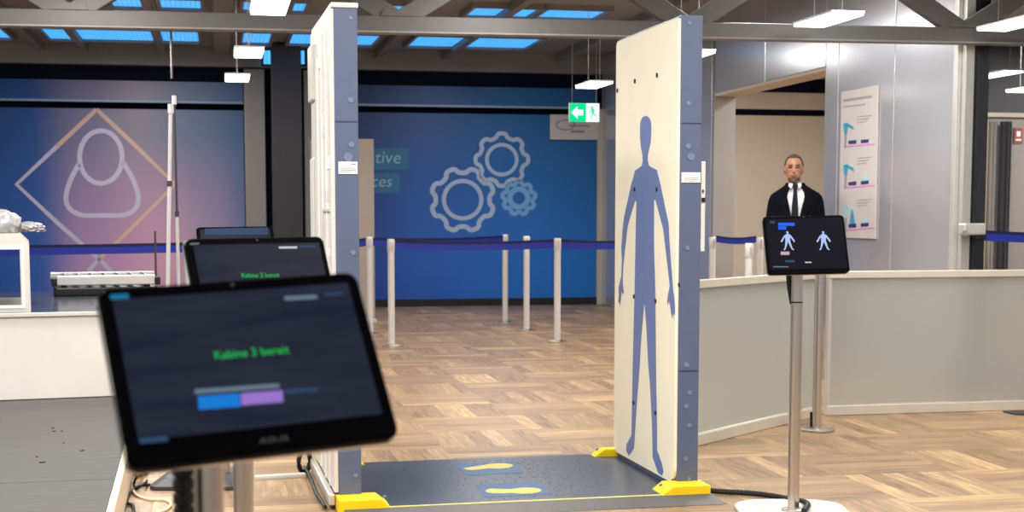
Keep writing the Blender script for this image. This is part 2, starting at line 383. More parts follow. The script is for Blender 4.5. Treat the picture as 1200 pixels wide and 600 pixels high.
def gear(cx, cy, r, teeth, ph, ri, th, thi, m):
    n = teeth * 14; out = []
    for i in range(n):
        t = 2 * PI * i / n; w = math.tanh(2.2 * math.cos(teeth * (t - ph))) / math.tanh(2.2)
        rr = r * (1 + 0.085 * w); out.append((cx + rr * math.cos(t), cy - rr * math.sin(t)))
    line_print(mu2, out, th, m, 'gear_outline', True)
    line_print(mu2, [(cx + ri * math.cos(2 * PI * i / 48), cy - ri * math.sin(2 * PI * i / 48)) for i in range(48)], thi, m, 'gear_ring', True)
gear(542.5, 234, 34.5, 8, PI / 8, 22, 0.066, 0.058, M['gearprint'])
gear(588.5, 187, 28.5, 8, PI / 2, 17.5, 0.058, 0.052, M['gearprint'])
gear(608.5, 232, 18, 9, PI / 2, 10.5, 0.06, 0.075, M['gearprint2'])
def tile(x0, y0, x1, y1, text):
    p = [mpt(mu2, x, y) for x, y in ((x0, y0), (x1, y0), (x1, y1), (x0, y1))]
    MB().prism(p, (0, -0.003, 0)).build('text_tile', M['texttile'], mu2)
    c = (p[0] + p[2]) / 2; h = p[0].z - p[3].z
    lettering('mural_lettering', text, h * 0.85, M['textprint'], mu2, (p[1].x - h * 0.42, c.y - 0.006, c.z + 0.02), (1, 0, 0), (0, 0, 1), 'RIGHT', shear=0.15)
tile(392, 174, 480, 199, 'Innovative'); tile(392, 203, 469, 226, 'Services')

# strip of cream wall at the mural's right end, columns between the murals
def colm(name, xa, xb, off, m, label, ztop=CEIL, d=0.35):
    pa = uv(onplane(xa, 240, BK - DEP * off, DEP)); pb = uv(onplane(xb, 240, BK - DEP * off, DEP)); w = pb[0] - pa[0]
    r = empty(name, BW((pa[0] + pb[0]) / 2, VB - off), BY, label, 'column')
    MB().box((0, d / 2, ztop / 2), (w, d, ztop - 0.01), 0.01).build('shaft', m, r)
    MB().box((0, d / 2, 0.05), (w + 0.03, d + 0.03, 0.1), 0.005).build('plinth', M['skirt'], r)
    return r
colm('column', 288, 312, 0.12, M['greycol'], 'warm grey wall column at the right end of the pink and blue mural', 3.2, 0.12)
colm('column', 320.5, 355, 0.9, M['charcoal'], 'charcoal column between two small blue windows beside the scanner', 3.45)
colm('column', 358, 374, 0.12, M['greycol'], 'grey wall column right behind the left scanner panel', 3.2, 0.12)
ua = back(699, 250)[0]; ub = back(708, 250)[0]
MB().box(((ua + ub) / 2, VB - 0.02, zl / 2), (ub - ua, 0.08, zl)).build('trim_3', M['beige'], loc=OW, rz=BY)['kind'] = 'structure'
for i, (xa, xb) in enumerate(((307, 319), (340, 358))):
    (qa, za), (qb, zb) = back(xa, 58, 0.2), back(xb, 77, 0.2); w_ = empty('window_%d' % (i + 1), BW((qa + qb) / 2, VB - 0.2, (za + zb) / 2), BY); struct(w_)
    MB().box((0, -0.0, 0), (qb - qa, 0.03, za - zb)).build('pane', M['skylight'], w_)
    mb = MB(); w = qb - qa; h = za - zb
    for sx in (-1, 1): mb.box((sx * w / 2, -0.02, 0), (0.03, 0.06, h + 0.03))
    for sz in (-1, 1): mb.box((0, -0.02, sz * h / 2), (w, 0.06, 0.03))
    mb.build('frame', M['charcoal'], w_)
# beige wall seen through the opening
mb = MB(); ua, ub = 0.3, back(1120, 250)[0]
mb.box(((ua + ub) / 2 - 0.0, VB + 0.06, (0.1 + zl - 0.05) / 2), (ub - ua, 0.04, zl - 0.15)); mb.box(((ua + ub) / 2, VB + 0.04, (zl + zf) / 2 + 0.02), (ub - ua, 0.06, zf - zl - 0.04)); o = mb.build('wall_back_beige', M['beige'], loc=OW, rz=BY); struct(o)
MB().box(((ua + ub) / 2, VB + 0.03, 0.05), (ub - ua, 0.07, 0.1)).build('baseboard_back', M['skirt'], loc=OW, rz=BY)['kind'] = 'structure'
# right metal wall with opening (along DEP)
def vr(px):
    k = (px - 600) / 1700; return (OW.x - k * OW.y) / (math.sin(BY) + k * math.cos(BY))
v_a, v_b, v_c = vr(963), vr(835), VB
zo = at(945, 82, uv(Vector((0, 0, 0)))[1] * 0 + 13.28).z
mb = MB()
seams = [0.06, vr(1043), vr(977) - 0.02, v_a]
for a, b in zip(seams, seams[1:]): mb.box((0.1, (a + b) / 2, CEIL / 2), (0.2, b - a - 0.012, CEIL - 0.01), 0.006)
mb.box((0.1, (v_b + v_c) / 2 + 0.05, CEIL / 2), (0.2, v_c - v_b - 0.1, CEIL - 0.01), 0.006)
for a, b in ((v_a, (v_a + v_b) / 2), ((v_a + v_b) / 2, v_b)): mb.box((0.1, (a + b) / 2, (zo + CEIL) / 2), (0.2, b - a - 0.01, CEIL - zo - 0.01), 0.006)
o = mb.build('wall_right', M['clad'], loc=OW, rz=BY); struct(o)
mb = MB(); mb.box((0.1, v_c / 2, CEIL / 2), (0.17, v_c - 0.1, CEIL - 0.05)); 
bm = MB(); bm.box((0.1, v_a / 2, CEIL / 2), (0.17, v_a - 0.03, CEIL - 0.02)); bm.box((0.1, (v_b + v_c) / 2 + 0.06, CEIL / 2), (0.17, v_c - v_b - 0.14, CEIL - 0.02)); bm.box((0.1, (v_a + v_b) / 2, (zo + CEIL) / 2 + 0.02), (0.17, v_b - v_a, CEIL - zo - 0.05)); mb.bm.free()
o = bm.build('wall_right_core', M['seam'], loc=OW, rz=BY); struct(o)
mb = MB(); mb.box((0.13, (v_a + v_b) / 2, zo - 0.012), (0.26, v_b - v_a, 0.03)); o = mb.build('trim_4', M['beige'], loc=OW, rz=BY); struct(o)
mb = MB(); mb.box((0.11, v_b - 0.01, zo / 2), (0.24, 0.03, zo - 0.03)); mb.box((0.11, v_a + 0.01, zo / 2), (0.2, 0.03, zo - 0.03)); o = mb.build('trim_30', M['greycol'], loc=OW, rz=BY); struct(o)
# skirting is not visible behind the barrier; steel post
r = empty('steel_post', BW(0, 0), BY, 'tall pale steel post at the near end of the metal wall', 'post')
MB().box((0, 0, 1.73), (0.075, 0.1, 3.46), 0.008).build('shaft', M['mullion'], r); MB().box((-0.055, 0.03, 1.73), (0.035, 0.06, 3.45), 0.004).build('inner_mullion', M['alu'], r)
MB().box((0.05, 0.0, 1.73), (0.03, 0.07, 3.45)).build('gasket', M['black'], r); MB().box((0, 0, 0.03), (0.2, 0.2, 0.06), 0.006).build('foot_plate', M['steel'], r)
# glazing right of the post
g0 = BW(0.09, 0.0); r = empty('glass_partition', g0, BY, 'clear floor to ceiling glass partition right of the steel post', 'glass')
MB().box((1.2, 0, 1.72), (2.38, 0.012, 3.4)).build('pane', M['glazing'], r); mb = MB(); mb.box((1.2, 0, 0.03), (2.4, 0.06, 0.06)); mb.box((1.2, 0, 3.44), (2.4, 0.06, 0.05)); mb.build('frame', M['mullion'], r)
# space beyond the glass
vf = 6.2; zt = 2.45; uf = back(980, 200)[0]; uw = 7.0 - uf; um = (7.0 + uf) / 2
mb = MB(); mb.box((um, vf + 0.1, zt / 2), (uw, 0.2, zt)); o = mb.build('wall_right_far', M['greywall'], loc=OW, rz=BY); struct(o)
mb = MB(); mb.box((um, vf + 0.1, (zt + CEIL) / 2), (uw, 0.22, CEIL - zt)); o = mb.build('trim_5', M['charcoal'], loc=OW, rz=BY); struct(o)
mb = MB(); mb.box((um, vf, zt), (uw, 0.1, 0.05)); o = mb.build('trim_6', M['beige'], loc=OW, rz=BY); struct(o)
MB().box((uf + 0.06, (vf + VB) / 2 + 0.2, CEIL / 2), (0.12, VB - vf - 0.2, CEIL - 0.01)).build('wall_passage', M['beige'], loc=OW, rz=BY)['kind'] = 'structure'
def far(px, py): p = onplane(px, py, BW(0, vf), DEP); return uv(p)[0], p.z
def curtain(xa, xb, m, label):
    ua_, ub_ = far(xa, 200)[0], far(xb, 200)[0]; n = 24; mb = MB(); A = []; Bk = []
    for i in range(n + 1):
        t = i / n; A.append((ua_ + (ub_ - ua_) * t, vf - 0.1 + 0.03 * math.sin(t * 5 * PI), 0.02)); Bk.append((A[-1][0], A[-1][1] + 0.01, 0.02))
    mb.strip(A, Bk, (0, 0, zt - 0.1), False); tag(mb.build('curtain', m, loc=OW, rz=BY, smooth=True), label, 'curtain')
curtain(1142, 1152, M['curtain'], 'beige curtain strip right beside the steel post beyond the glass')
curtain(1153, 1162, M['greycol'], 'greyish curtain strip, second from the steel post beyond the glass')
curtain(1166, 1179, M['charcoal'], 'charcoal curtain strip beyond the glass, left of the red sign')
(qa, za), (qb, zb) = far(1187.5, 150), far(1197, 168); r = empty('wall_sign', BW((qa + qb) / 2, vf - 0.012, (za + zb) / 2), BY, 'small red and white sign on the grey wall at the right edge', 'sign')
MB().box((0, 0, 0), (qb - qa, 0.02, za - zb), 0.003).build('panel', M['red'], r); mb = MB(); mb.box((0, -0.012, 0.02), (0.05, 0.005, 0.06)); mb.box((0, -0.012, -0.05), (0.07, 0.005, 0.02)); mb.build('symbol', M['paper'], r)

# skylights
def row1(x): return 40 + (x - 135) * 0.0205
def row2(x): return 2 + (x - 160) * 0.026
def skylight(xa, xb, fy, dep, label):
    xm = (xa + xb) / 2; z = CEIL - 0.03; p = fl(xm, fy(xm), z); pa = fl(xa, fy(xa), z); pb = fl(xb, fy(xb), z); w = (pb - pa).length * 0.97
    r = empty('skylight', p, BY, label, 'skylight', 'skylights in the dark ceiling')
    MB().box((0, 0, 0.012), (w, dep, 0.02)).build('pane', M['skylight'], r)
    mb = MB()
    for sx in (-1, 1): mb.box((sx * (w / 2 + 0.02), 0, 0), (0.04, dep + 0.08, 0.06))
    for sy in (-1, 1): mb.box((0, sy * (dep / 2 + 0.02), 0), (w, 0.04, 0.06))
    mb.build('frame', M['joist'], r)
sl1 = [(-24, 8), (53, 83), (91, 180), (189, 233), (284, 317), (340, 372), (413, 441), (482, 541), (549, 627)]
tx1 = ['at the far left edge of the photo', 'narrow, second from the left edge', 'wide, below the beam at upper left', 'right of the wide one at upper left', 'behind the middle ceiling lamp', 'directly left of the left scanner panel top', 'directly right of the left scanner panel top', 'left one of the pair between the scanner panels', 'right one of the pair between the scanner panels']
for (a, b), t in zip(sl1, tx1): skylight(a, b, row1, 1.2, 'blue skylight in the far row, ' + t)
sl2 = [(130, 178), (187, 236), (285, 300), (343, 358), (443, 485), (549, 626), (633, 705)]
tx2 = ['first from the left', 'second from the left', 'partly behind the nearest ceiling lamp', 'narrow, right of the nearest ceiling lamp', 'inside the truss right of the left scanner panel', 'left one of the pair between the scanner panels', 'right one of the pair, nearest the right scanner panel']
for (a, b), t in zip(sl2, tx2): skylight(a, b, row2, 0.75, 'blue skylight in the near row, ' + t)
# joists running in depth
for i, xx in enumerate((30, 86, 184.5, 260, 400, 460, 545, 690)):
    p = fl(xx, row1(xx), CEIL - 0.05); q = uv(p); o = MB().box((0, 0, 0), (0.09 if i not in (3, 4) else 0.2, 8.0, 0.1)).build('trim_%d' % (7 + i), M['joist'], loc=BW(q[0], q[1] - 0.6, CEIL - 0.05), rz=BY); struct(o)
# truss
TY = 0.148; TL = Vector((math.cos(TY), math.sin(TY), 0)); TO = at(1126, 41, 10.45); TO.z = 0
r = empty('roof_truss', TO, TY, 'grey steel roof truss crossing the hall above the scanner', 'truss')
zt0 = at(1126, 50, 10.45).z; zt1 = at(1126, 33, 10.45).z
MB().box((-3.6, 0, (zt0 + zt1) / 2), (10.6, 0.1, zt1 - zt0), 0.006).build('bottom_chord', M['beam'], r)
MB().box((-3.6, 0, 3.36), (10.6, 0.1, 0.12), 0.006).build('top_chord', M['beam'], r)
MB().box((-3.6, 0, zt0 - 0.004), (10.6, 0.13, 0.012)).build('bottom_flange', M['joist'], r)
def tl(px): p = onplane(px, 40, TO, Vector((-math.sin(TY), math.cos(TY), 0))); return toloc(r, p).x
nodes = [tl(83), tl(467), tl(805), tl(1128)]; sp_ = nodes[1] - nodes[0]
for nx in [nodes[0] - sp_] + nodes:
    for sgn in (-1, 1):
        a = Vector((nx + sgn * 0.05, 0, zt1)); b = Vector((nx + sgn * 1.18, 0, 3.3)); d = b - a; ang = math.atan2(d.z, d.x)
        MB().box((a + b) / 2, (d.length + 0.1, 0.075, 0.13), 0.006, Matrix.Rotation(-ang, 3, 'Y')).build('diagonal', M['beam'], r)
    MB().prism([(nx - 0.12, -0.055, zt1), (nx + 0.12, -0.055, zt1), (nx + 0.1, -0.055, zt1 + 0.04), (nx - 0.1, -0.055, zt1 + 0.04)], (0, 0.11, 0)).build('gusset', M['beam'], r)

# ceiling lamps
def lamp(px, py, label, w=0.22, ln=0.62, z=2.55, glow=True):
    p = fl(px, py, z); r = empty('ceiling_lamp', p, BY, label, 'lamp', 'pendant ceiling lamps')
    MB().box((0, 0, 0.017), (w + 0.012, ln + 0.012, 0.014), 0.003).build('housing', M['lampbody'], r)
    MB().box((0, 0, 0.004), (w, ln, 0.02), 0.004).build('diffuser', M['lampglow'], r)
    h = CEIL - z - 0.03
    for sy in (-1, 1): MB().cyl((0, sy * ln * 0.36, 0.03), (0, sy * ln * 0.36, 0.03 + h), 0.003, n=8).build('suspension_wire', M['joist'], r)
    return r
lamp(316, 9, 'lit ceiling lamp left of the scanner, nearest of its row'); lamp(291.5, 62.5, 'lit ceiling lamp left of the scanner, middle of its row'); lamp(278, 92, 'lit ceiling lamp left of the scanner, farthest of its row')
lamp(970, 24, 'lit ceiling lamp above the beam right of the scanner'); lamp(808, 66, 'lit ceiling lamp hidden behind the top of the right scanner panel'); lamp(696, 100, 'lit ceiling lamp above the green exit sign')
lamp(1190, 29, 'lit ceiling lamp at the top right corner beyond the glass'); lamp(1168, 88, 'lit ceiling lamp beyond the glass, above the curtains', 0.17, 0.62); lamp(1209, 105, 'lit ceiling lamp cut by the right edge, farthest beyond the glass')

# exit sign
p = at(685, 132, 16.6); r = empty('exit_sign', p, BY * 0.9, 'lit green exit sign with a white arrow hanging above the notice board', 'sign')
w, h = 0.352, 0.212
MB().box((0, 0.02, 0), (w, 0.05, h), 0.005).build('housing', M['lampbody'], r); MB().box((-0.078, -0.008, 0), (w / 2 + 0.018, 0.006, h - 0.008)).build('arrow_field', M['exitgreen'], r)
MB().box((0.09, -0.008, 0), (w / 2 - 0.026, 0.006, h - 0.008)).build('door_field', M['exitwhite'], r)
MB().prism([(-0.155, -0.012, 0), (-0.085, -0.012, 0.07), (-0.085, -0.012, 0.03), (-0.02, -0.012, 0.03), (-0.02, -0.012, -0.03), (-0.085, -0.012, -0.03), (-0.085, -0.012, -0.07)], (0, -0.002, 0)).build('arrow', M['exitwhite'], r)
mb = MB()
mb.cyl((0.085, -0.013, 0.06), (0.085, -0.011, 0.06), 0.013, n=14)
for a, b, t in (((0.088, 0.045), (0.098, -0.005), 0.024), ((0.09, 0.04), (0.065, 0.02), 0.011), ((0.065, 0.02), (0.058, 0.0), 0.01), ((0.095, 0.035), (0.115, 0.018), 0.011), ((0.098, 0.0), (0.08, -0.03), 0.014), ((0.08, -0.03), (0.068, -0.07), 0.012), ((0.1, 0.0), (0.118, -0.025), 0.014), ((0.118, -0.025), (0.138, -0.045), 0.012)):
    d = Vector((b[0] - a[0], 0, b[1] - a[1])); ang = math.atan2(d.z, d.x); mb.box(((a[0] + b[0]) / 2, -0.012, (a[1] + b[1]) / 2), (d.length + t * 0.6, 0.003, t), 0, Matrix.Rotation(-ang, 3, 'Y'))
mb.build('running_figure', M['exitgreen'], r)
for sx in (-1, 1): MB().cyl((sx * 0.14, 0.02, h / 2), (sx * 0.14, 0.02, CEIL - p.z), 0.003, n=8).build('suspension_wire', M['joist'], r)
# notice board under it
(qa, za), (qb, zb) = back(645, 134, 0.06), back(703, 164, 0.06); r = empty('notice_board', BW((qa + qb) / 2, VB - 0.035, (za + zb) / 2), BY, 'pale grey notice board on the blue mural below the exit sign', 'sign')
w = qb - qa; h = za - zb; MB().box((0, 0, 0), (w, 0.03, h), 0.006).build('panel', M['board'], r)
o = MB(); e1 = [(-0.14 + 0.14 * math.cos(t), -0.017, 0.03 + 0.075 * math.sin(t)) for t in [2 * PI * i / 24 for i in range(24)]]; e2 = [(-0.14 + 0.12 * math.cos(t), -0.017, 0.03 + 0.06 * math.sin(t)) for t in [2 * PI * i / 24 for i in range(24)]]
o.strip(e2, e1, (0, -0.002, 0)); o.build('emblem', M['ink'], r)
mb = MB(); mb.box((0.06, -0.017, 0.02), (0.3, 0.003, 0.018)); mb.box((0.04, -0.017, -0.06), (0.2, 0.003, 0.03)); mb.build('print_line', M['ink'], r)

# free-standing beige banner
pb = fl(431, 379); r = empty('display_banner', pb, BY, 'beige freestanding banner edge beside the left scanner panel', 'banner'); h = at(431, 163, pb.y).z
MB().box((-0.28, 0, h / 2 + 0.03), (0.73, 0.03, h - 0.06), 0.006).build('panel', M['sand'], r); MB().box((-0.28, 0, 0.03), (0.75, 0.28, 0.06), 0.015).build('foot', M['alu'], r)

# stanchions and belts
def stanchion_at(loc, label, h=1.04, first=[None]):
    if first[0] is None:
        r = empty('stanchion', loc, BY, label, 'stanchion', 'belt barrier posts')
        MB().lathe([(0.095, 0), (0.095, 0.012), (0.06, 0.022), (0.036, 0.03)], n=28).build('base', M['steel'], r, smooth=True)
        MB().cyl((0, 0, 0.02), (0, 0, h - 0.11), 0.033).build('pole', M['poststeel'], r, smooth=True)
        MB().lathe([(0.034, h - 0.12), (0.037, h - 0.115), (0.037, h - 0.012), (0.03, h)], n=28).build('head', M['poststeel'], r, smooth=True)
        MB().box((0, -0.036, h - 0.06), (0.02, 0.008, 0.07)).build('belt_slot', M['satin'], r)
        first[0] = r; return r
    c = copy_tree(first[0]); c.location = loc; c['label'] = label; c.rotation_euler.z = BY; return c
def belt(p0, p1, z, label, cat='belt', wd=0.088):
    p0 = Vector(p0); p1 = Vector(p1); d = (p1 - p0); d.z = 0; n = Vector((-d.y, d.x, 0)).normalized(); r = empty('barrier_belt', (p0 + p1) / 2 + UP * z, math.atan2(d.y, d.x), label, cat, 'barrier belts'); ln = d.length
    mb = MB(); N = 12; A = []; Bq = []
    for i in range(N + 1):
        t = i / N; sag = -0.02 * (1 - (2 * t - 1) ** 2); A.append((-ln / 2 + ln * t, -0.0015, sag - wd / 2)); Bq.append((-ln / 2 + ln * t, -0.0015, sag + wd / 2))
    mb.strip(A, Bq, (0, 0.003, 0), False); mb.build('webbing', M['belt'], r)
    mb = MB(); A2 = [(a[0], -0.003, a[2] + wd * 0.72) for a in A]; B2 = [(a[0], -0.003, a[2] + wd) for a in A]; mb.strip(A2, B2, (0, 0.005, 0), False); mb.build('hem', M['beltedge'], r); return r
bz = 0.985
sA = fl(459, 406); sB = fl(653, 401); sC = fl(592, 378.5); sD = fl(617, 388); sE = fl(434, 392)
stanchion_at(sA, 'pale steel barrier post in front of the mural, nearest the left scanner panel'); stanchion_at(sB, 'pale steel barrier post, nearest the right scanner panel')
stanchion_at(sC, 'pale steel barrier post below the gears, left one of the close pair'); stanchion_at(sD, 'pale steel barrier post, right one of the close pair below the gears')
stanchion_at(sE, 'pale steel barrier post in front of the beige banner')
off = Vector((0, -0.045, 0))
belt(sA + off * 0 + (sB - sA).normalized() * 0.04, sB - (sB - sA).normalized() * 0.04, bz, 'blue belt running between the two nearest posts behind the scanner')
sF = fl(762, 397); stanchion_at(sF, 'barrier post standing behind the right scanner panel'); belt(sB + (sF - sB).normalized() * 0.04, sF - (sF - sB).normalized() * 0.04, bz, 'blue belt running from the nearest right post behind the right scanner panel')
belt(sE + (sC - sE).normalized() * 0.04, sC - (sC - sE).normalized() * 0.04, bz, 'farther blue belt running from the post at the beige banner towards the gears')
sG = sE - Vector((0.42, 0.06, 0)); stanchion_at(sG, 'barrier post standing behind the left scanner panel'); belt(sG + Vector((0.04, 0, 0)), sE - Vector((0.04, 0, 0)), bz, 'short blue belt ending at the post before the beige banner')
sL = fl(222, 420); stanchion_at(sL, 'barrier post half hidden behind the middle monitor'); belt(sL - Vector((4.2, 0.9, 0)), sL - Vector((0.04, 0, 0)), bz, 'blue belt in front of the pink mural at left')
def rstan(px, ytop, label): rr_ = ray(px, ytop); d = (1.04 - CH) / rr_.z * rr_.y; return stanchion_at(Vector(((px - 600) / 1700 * d, d, 0)), label)
q1 = rstan(834.5, 277.5, 'barrier post right beside the right scanner panel edge'); q2 = rstan(890, 278, 'barrier post behind the left edge of the right hand monitor'); q3 = rstan(877.5, 285, 'shorter looking barrier post before the beige wall, between two posts')
belt(q1.location + Vector((0.04, 0, 0)), q2.location - Vector((0.04, 0, 0)), 1.02, 'blue belt before the beige wall at the security officer', wd=0.07)
p5 = Vector(q2.location) + Vector((1.4, 0.3, 0))

# belt cassette on steel post and its belt
p = at(1139, 268.5, 10.45); r = empty('belt_cassette', p, BY, 'grey belt cassette fixed on the steel post', 'belt cassette')
MB().box((0, 0, 0), (0.17, 0.1, 0.085), 0.012).build('housing', M['alu'], r); MB().box((0.06, -0.02, -0.055), (0.06, 0.06, 0.03), 0.004).build('belt_outlet', M['black'], r); MB().cyl((-0.075, -0.052, -0.025), (-0.075, -0.03, -0.025), 0.02, n=16).build('screw', M['steel'], r)
b0 = p + Vector((0.09, 0, 0)); belt(Vector((b0.x, b0.y, 0)), Vector((b0.x + 1.2, b0.y + 0.24, 0)), p.z - 0.045, 'blue belt pulled out of the grey cassette at the right edge', wd=0.075)

# poster on metal wall
nR = -LAT
def onright(px, py): p = onplane(px, py, OW - LAT * 0.012, LAT); return uv(p)[1], p.z
r = empty('poster', BW(0, (onright(985, 190)[0] + onright(1027, 190)[0]) / 2, 1.71), BY, 'tall white instruction poster with blue pictures on the metal wall', 'poster')
def pp(px, py):
    v, z = onright(px, py); return Vector((-0.012, v - uv(r.location)[1], z - r.location.z))
vL, vRt = onright(984.5, 190)[0], onright(1027.5, 190)[0]; zT = onright(1027, 100)[1]; zB = onright(1026, 280)[1]; cv = (vL + vRt) / 2 - uv(r.location)[1]
MB().box((-0.008, cv, (zT + zB) / 2 - r.location.z), (0.012, vL - vRt, zT - zB), 0.002).build('sheet', M['board'], r)
def pblock(pts, m, name): MB().prism([pp(*q) - Vector((0.003, 0, 0)) for q in pts], (-0.001, 0, 0)).build(name, m, r)
pblock([(988.5, 116.5), (1022, 111.5), (1022, 114.5), (988.5, 119.5)], M['printgrey'], 'print_line'); pblock([(989, 124.5), (1015, 121.5), (1015, 123), (989, 126)], M['printgrey'], 'print_line')
for (dy, m1) in ((0, 'printblue'), (48.5, 'printblue'), (98, 'printlight')):
    s_ = 0
    pblock([(988.5, 145 + dy), (994, 143.5 + dy), (993, 157 + dy), (990, 158 + dy)], M[m1], 'figure_torso'); pblock([(990, 157 + dy), (993, 157 + dy), (992, 173 + dy), (989.5, 173.5 + dy)], M['printgrey'], 'figure_leg')
    pblock([(993, 144.5 + dy), (1000, 148 + dy), (1001.5, 153 + dy), (999, 151 + dy), (993, 148.5 + dy)], M[m1], 'figure_arm')
    pblock([(994.5, 165 + dy), (1004, 164 + dy), (1003.5, 168.5 + dy), (995, 169 + dy)], M['printnavy'], 'tray'); pblock([(1009, 164 + dy), (1018.5, 163 + dy), (1018, 167 + dy), (1009.5, 168 + dy)], M['printnavy'], 'tray')
    pblock([(992, 171 + dy), (1026, 168 + dy), (1026, 169.5 + dy), (992, 172.6 + dy)], M['printpink'], 'pink_line')
    for k in range(3): pblock([(1005, 136.5 + k * 3.4 + dy), (1022 - 3 * k, 135 + k * 3.4 + dy), (1022 - 3 * k, 135.9 + k * 3.4 + dy), (1005, 137.4 + k * 3.4 + dy)], M['printgrey'], 'print_line')
pblock([(996, 263), (998, 246), (1000, 246), (1002, 262)], M['printblue'], 'bottle')
pblock([(1010.5, 211), (1012, 206), (1017, 205), (1018, 211)], M['printlight'], 'bag'); pblock([(1010.5, 260), (1012, 255), (1016, 254), (1017.5, 260)], M['printlight'], 'bag')

# ---------------------------------------------------------------- body scanner
SY = 0.22
SO = fl(793.2, 581); sc = empty('body_scanner', SO, SY, 'walk through body scanner of two upright panels on a dark floor plate with yellow feet', 'body scanner')
SX = Vector((math.cos(SY), math.sin(SY), 0)); SD = Vector((-math.sin(SY), math.cos(SY), 0))
_l = fl(424.0, 596.5) - SO; LX, LY = _l.dot(SX), _l.dot(SD); T = 0.1; D = 0.965; H = 2.163
MB().box((T / 2, D / 2, H / 2 + 0.005), (T, D, H - 0.01), 0.004).build('scanner_panel', M['scan_blue'], sc)
rp_ = [o for o in COL.objects if o.name == 'scanner_panel'][0]; rp_['label'] = 'right panel with cream inner face'
# cream cover with large round corners
cov = []
y0, y1, z0, z1 = 0.006, D - 0.004, 0.055, H - 0.012
for cy_, cz_, rr, s0 in ((y0, z0, 0.075, PI), (y1, z0, 0.05, 1.5 * PI), (y1, z1, 0.03, 0.0), (y0, z1, 0.012, 0.5 * PI)):
    oy = cy_ + (rr if cy_ == y0 else -rr); oz = cz_ + (rr if cz_ == z0 else -rr)
    for k in range(9): t = s0 + k / 8 * PI / 2; cov.append((0.0, oy + rr * math.cos(t), oz + rr * math.sin(t)))
MB().prism(cov, (-0.014, 0, 0)).build('cover_sheet', M['cream'], rp_)
def rpl(px, py, off=0.0145):                        # photo point -> scanner-local on cream face
    p = onplane(px, py, SO - SX * off, SX); q = toloc(sc, p); q.x = -off; return q
fig = [(757.2, 135.6), (760.5, 137.5), (762.5, 141.5), (763.2, 147), (763, 158), (762.3, 168), (760.3, 176.5), (759.2, 182), (759.1, 188), (760.5, 194), (764, 196.5), (769.6, 199), (773.7, 214.8), (777.7, 234), (780.3, 247), (783.6, 262), (784.3, 278), (786, 303), (788.6, 337), (790.4, 350), (791.2, 362), (791, 370), (789.8, 366), (789.3, 374.5), (788.3, 366), (787.6, 373), (786.4, 366), (785.4, 358), (784.2, 352), (782.6, 357), (782, 354), (782.9, 345.5), (785, 335), (784.4, 329), (781.4, 303.3), (777.3, 268.5), (771.5, 246.5), (768.4, 235), (767.4, 233.6), (766.4, 236), (766.3, 285), (767.8, 335), (768.3, 375), (768.8, 430), (769.2, 460), (770, 500), (770, 527.5), (775.5, 542.5), (777.5, 552.5), (775.7, 557.5), (771.3, 554), (765, 536), (764.3, 500), (761.8, 450), (760, 430), (757.5, 381), (755.6, 357), (755, 357), (751.7, 393), (749.5, 430), (746.8, 465), (744, 507.5), (743, 525), (737, 533.8), (734, 528), (734.3, 521), (740, 510), (740.5, 487.5), (741.6, 430), (742.5, 393), (743.6, 350), (745.2, 267), (746, 237), (745.2, 234), (744.4, 235.5), (739.7, 250), (735.5, 265), (732.4, 292), (730.4, 311), (729.7, 324), (729.8, 333), (731.2, 344.5), (730, 344), (728.6, 341), (727.9, 348), (726.7, 358.5), (726, 354), (724.6, 355), (725.4, 345), (725, 337.5), (728.2, 324), (729, 303.3), (728.2, 290.5), (730, 266.7), (731.5, 254), (736, 234), (739.7, 216.7), (744.3, 200), (749, 196.6), (752.2, 194.2), (753.4, 189), (753, 181.8), (751.3, 172.7), (750.2, 162), (750.2, 147), (751.2, 141), (753.5, 137)]
MB().prism([rpl(*q) for q in fig], (-0.001, 0, 0)).build('pictogram', M['picto'], rp_)
def hole(px, py):
    q = rpl(px, py, 0.0155); MB().cyl(q, q - Vector((0.003, 0, 0)), 0.011, n=14).build('sensor_hole', M['black'], rp_)
for q in ((744, 95), (770, 88), (743.7, 222), (769.6, 222), (743, 347.5), (768.3, 353), (742.5, 472), (768, 484), (723.5, 106), (796, 334)): hole(*q)
MB().box((T + 0.012, 0.02, 1.315), (0.022, 0.03, 0.405), 0.004).build('side_handle', M['white'], rp_)
mb = MB(); mb.box((T + 0.012, 0.003, 1.345), (0.016, 0.006, 0.02)); mb.box((T + 0.01, 0.003, 1.385), (0.006, 0.006, 0.014)); mb.build('handle_button', M['black'], rp_)
# left panel
lp_ = MB().box((LX - T / 2, LY + D / 2, H / 2 + 0.005), (T, D, H - 0.02), 0.004).build('scanner_panel', M['scan_blue'], sc); lp_['label'] = 'left panel with white outer face'
MB().box((LX - T / 2 - 0.004, LY + D / 2, H - 0.002), (T + 0.016, D + 0.012, 0.022), 0.004).build('top_cap', M['white'], lp_)
MB().box((LX - T - 0.008, LY + D / 2, H / 2 + 0.03), (0.02, D - 0.01, H - 0.09), 0.004).build('outer_cover', M['white'], lp_)
MB().box((LX - T - 0.024, LY + D - 0.13, 1.95), (0.022, 0.2, 0.26), 0.006).build('service_hatch', M['white'], lp_)
MB().box((LX - T - 0.022, LY + D - 0.1, 0.85), (0.016, 0.15, 1.4), 0.008).build('cable_cover', M['white'], lp_)
for k, (yy, hh, zc) in enumerate(((0.16, 2.0, 1.08), (0.36, 2.0, 1.08), (0.56, 1.9, 1.05))): MB().box((LX - T - 0.02, LY + yy, zc), (0.012, 0.014, hh), 0.003).build('seam_rib', M['paper'], lp_)
for k in range(16):
    yy = random.uniform(0.08, 0.7); zz = random.uniform(0.4, 2.05); MB().box((LX - T - 0.0195, LY + yy, zz), (0.004, random.uniform(0.05, 0.12), random.uniform(0.03, 0.07))).build('paper_label', M['lampbody'] if k % 2 else M['paper'], lp_)
